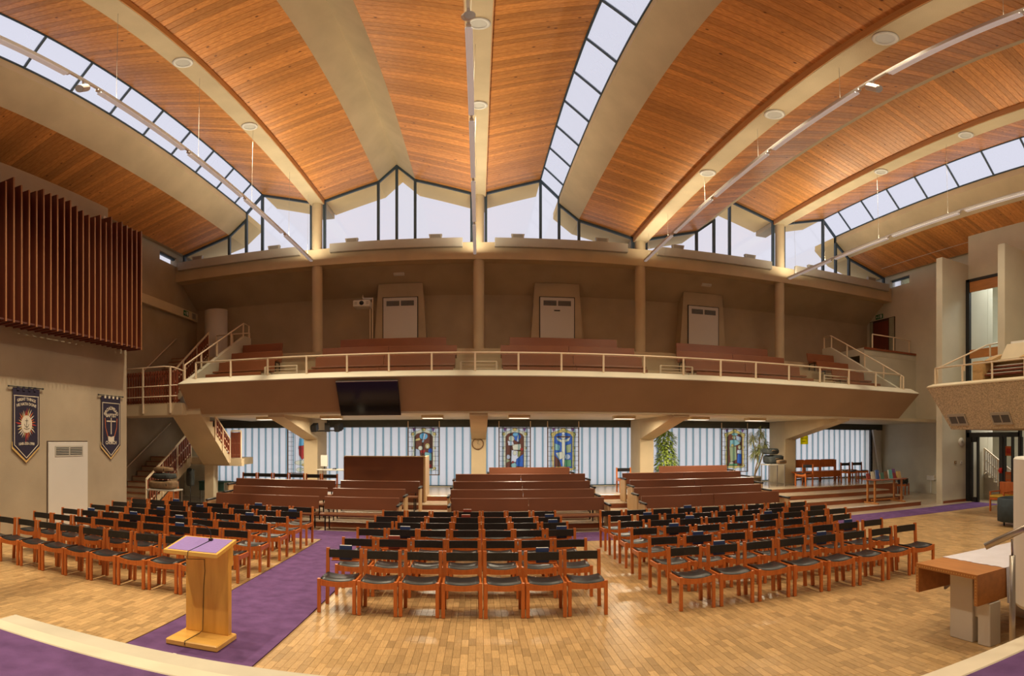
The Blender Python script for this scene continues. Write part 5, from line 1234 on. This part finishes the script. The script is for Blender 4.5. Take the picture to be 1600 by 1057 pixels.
# ------------------------------------------------------------------ foyer seen through the right glazing
fy = struct('foyer', (19, 13, 0))
MB().box(21.4, 21.6, 8, 19.5, -.1, 10.2).build('far_wall', CONC_R, fy); MB().box(17.55, 21.6, 19.3, 19.5, -.1, 10.2).build('end_wall', CONC_R, fy); MB().box(16.4, 21.6, 8, 8.2, -.1, 10.2).build('near_wall', CONC_R, fy)
MB().box(16.4, 21.6, 8, 19.5, 10.1, 10.2).build('foyer_ceiling', WHITEP, fy); MB().box(16.0, 21.5, 8, 19.5, -.012, .0).build('foyer_floor', TREAD, fy)
MB().box(16.45, 18.0, 11.6, 14.1, 3.9, 4.2).build('gallery_floor', CONC_R, fy) if False else None
MB().box(18.2, 21.4, 12.5, 19.3, 4.0, 4.25).build('gallery_floor', CONC_R, fy)
fl = bpy.data.lights.new('foyer_fill_light', 'AREA'); fl.energy = 480; fl.size = 2.2; fl.color = (.95, 1, .92)  # fill light added to brighten the foyer interior
flo = thing('foyer_fill_panel', 'added square fill light on the foyer ceiling', 'light', (19, 13.2, 10.0)); MB().cbox(18, 20, 12.2, 14.2, 10.02, 10.1, .02).build('casing', WHITEP, flo)
fo = bpy.data.objects.new('foyer_fill_light', fl); COL.objects.link(fo); fo.parent = flo; fo.location = (0, 0, -.02)
fl2 = bpy.data.lights.new('foyer_fill_light_low', 'AREA'); fl2.energy = 130; fl2.size = .8; fl2.color = (1, .95, .85)  # second added fill, lights the foyer below its gallery
flo2 = thing('foyer_fill_panel_low', 'added square fill light under the foyer gallery', 'light', (18.6, 13.4, 3.9)); MB().cbox(18.25, 19.0, 13.0, 13.8, 3.93, 4.0, .01).build('casing', WHITEP, flo2)
fo2 = bpy.data.objects.new('foyer_fill_light_low', fl2); COL.objects.link(fo2); fo2.parent = flo2; fo2.location = (0, 0, -.01)
# stairs in the foyer
fst = struct('foyer_stairs', (18, 13.4, 0))
for k in range(6):
    MB().box(17.0, 19.2, 12.62 + .26 * k, 14.14, .17 * k, .17 * (k + 1)).build('stair_step', STONE2, fst)
    MB().box(16.99, 19.2, 12.60 + .26 * k, 12.66 + .26 * k, .17 * (k + 1) - .03, .17 * (k + 1) + .003).build('step_nosing', STEPW, fst)
balustrade('foyer_stair_rail', 'brown balustrade with white balusters on the foyer stairs', (16.96, 12.75, .22), (16.96, 14.08, 1.06), .90, 13, WHITEP, 3, .1)
t = thing('gallery_balusters', 'row of white balusters on the foyer gallery behind glass', 'railing', (19, 12.5, 4.25)); MB().box(18.2, 21.3, 12.52, 12.6, 5.15, 5.25).build('top_rail', TABW, t)
for k in range(20): MB().lathe([(.03, 4.25), (.045, 4.45), (.03, 4.7), (.045, 4.95), (.03, 5.15)], (18.3 + .15 * k, 12.56, 0), 8).build('baluster', WHITEP, t, True)
# glazing screen in dark frames between the fins
W = window((16.0, 12.9, 0)); XG = 16.02
def gbox(y0, y1, z0, z1, mt_, nm, d=.06): MB().box(XG - d, XG + d, y0, y1, z0, z1).build(nm, mt_, W)
gbox(13.98, 14.15, 0, 8.36, BLACK, 'frame_post'); gbox(11.65, 11.75, 0, 8.36, BLACK, 'frame_post'); gbox(11.7, 14.1, 8.26, 8.36, BLACK, 'frame_rail')
gbox(11.7, 14.1, 7.85, 8.25, TABW, 'timber_panel', .03); gbox(11.7, 14.1, 5.3, 5.62, TABW, 'timber_panel', .03); gbox(11.7, 14.1, 2.38, 2.55, BLACK, 'frame_rail')
gbox(11.75, 13.98, 5.62, 7.85, GLASS, 'pane', .006); gbox(11.75, 13.98, 2.55, 5.3, GLASS, 'pane', .006)
gbox(11.0, 11.35, 2.0, 2.75, BLACK, 'frame_rail')
gbox(12.42, 12.58, 0, 2.4, BLACK, 'frame_post')
# open door leaf with patterned pane
D = struct('door_6', (16, 13.9, 0))
for a, b in ((13.86, 13.98), (13.56, 13.64)): MB().box(XG - .045, XG + .045, a, b, .0, 2.38).build('stile', BLACK, D)
MB().box(XG - .045, XG + .045, 13.6, 13.9, 0, .18).build('bottom_rail', BLACK, D); MB().box(XG - .045, XG + .045, 13.6, 13.9, 2.2, 2.38).build('top_rail', BLACK, D); MB().box(XG - .006, XG + .006, 13.64, 13.86, .18, 2.2).build('pane', GLASS, D)
# second glazed leaf right of the opening, posters in it
D = struct('door_7', (16, 12.3, 0))
for a, b in ((12.32, 12.40), (11.98, 12.06), (11.6, 11.7)): MB().box(XG - .045, XG + .045, a, b, 0, 2.38).build('stile', BLACK, D)
MB().box(XG - .006, XG + .006, 11.7, 12.32, .1, 2.3).build('pane', GLASS, D)
for zz, nm in ((1.72, 'upper'), (.82, 'lower')):
    pn = thing('orange_notice', 'orange notice fixed on the foyer door glass, ' + nm + ' one', 'notice', (XG - .02, 12.2, zz)); MB().box(XG - .03, XG - .012, 12.06, 12.32, zz, zz + .34).build('sheet', ORANGE, pn); MB().box(XG - .034, XG - .03, 12.10, 12.28, zz + .08, zz + .26).build('printed_area', REDC if nm == 'upper' else TABW, pn)
ra = thing('fire_bell', 'small red fire call point beside the foyer door', 'fire alarm', (XG - .06, 12.9, 1.15)); MB().lathe([(0, -.06), (.07, -.05), (.08, 0)], (XG - .07, 12.5, 1.2), 14, 'x').build('bell', emis('alarm_red', (.7, .03, .02), .0), ra, True); MB().cbox(XG - .07, XG - .062, 12.43, 12.57, 1.1, 1.3, .001).build('back_plate', REDC, ra)
# orange chair and dark tub by the foyer door
oc2 = thing('orange_armchair', 'orange wooden armchair with yellow cushion near the foyer door', 'armchair', (14.6, 11.4, 0))
MB().cbox(14.2, 14.8, 11.0, 11.6, .36, .44, .02).build('seat_frame', CHW, oc2); MB().cbox(14.18, 14.82, 10.98, 11.58, .44, .52, .03).build('cushion', mat('yellow_cushion', (.62, .42, .06), .8, .1, 10), oc2); MB().cbox(14.72, 14.82, 11.0, 11.6, .5, .92, .03).build('backrest', CHW, oc2)
for x in (14.23, 14.77):
    for y in (11.03, 11.57): MB().cbox(x - .025, x + .025, y - .025, y + .025, 0, .62 if x < 14.5 else .9, .004).build('leg', CHW, oc2)
for y in (11.03, 11.57): MB().cbox(14.2, 14.8, y - .03, y + .03, .60, .64, .01).build('arm', CHW, oc2)
tub = thing('dark_tub', 'dark blue round tub chair behind the white pulpit', 'chair', (12.1, 9.1, 0)); DB = mat('dark_blue_fabric', (.03, .045, .06), .8, .2, 8)
MB().lathe([(0, .12), (.36, .12), (.40, .40), (.38, .44), (0, .44)], (12.15, 9.05, 0), 24).build('seat', DB, tub, True); MB().lathe([(.40, .12), (.46, .14), (.46, .72), (.42, .75), (.38, .72), (.38, .40)], (12.15, 9.05, 0), 24, 'z', -.6, 3.9).build('backrest', DB, tub, True)
for a in range(4): MB().tube([(12.15 + .28 * cos(a * pi / 2 + .7), 9.05 + .28 * sin(a * pi / 2 + .7), 0), (12.15 + .28 * cos(a * pi / 2 + .7), 9.05 + .28 * sin(a * pi / 2 + .7), .13)], .025, 8).build('leg', BLACK, tub)
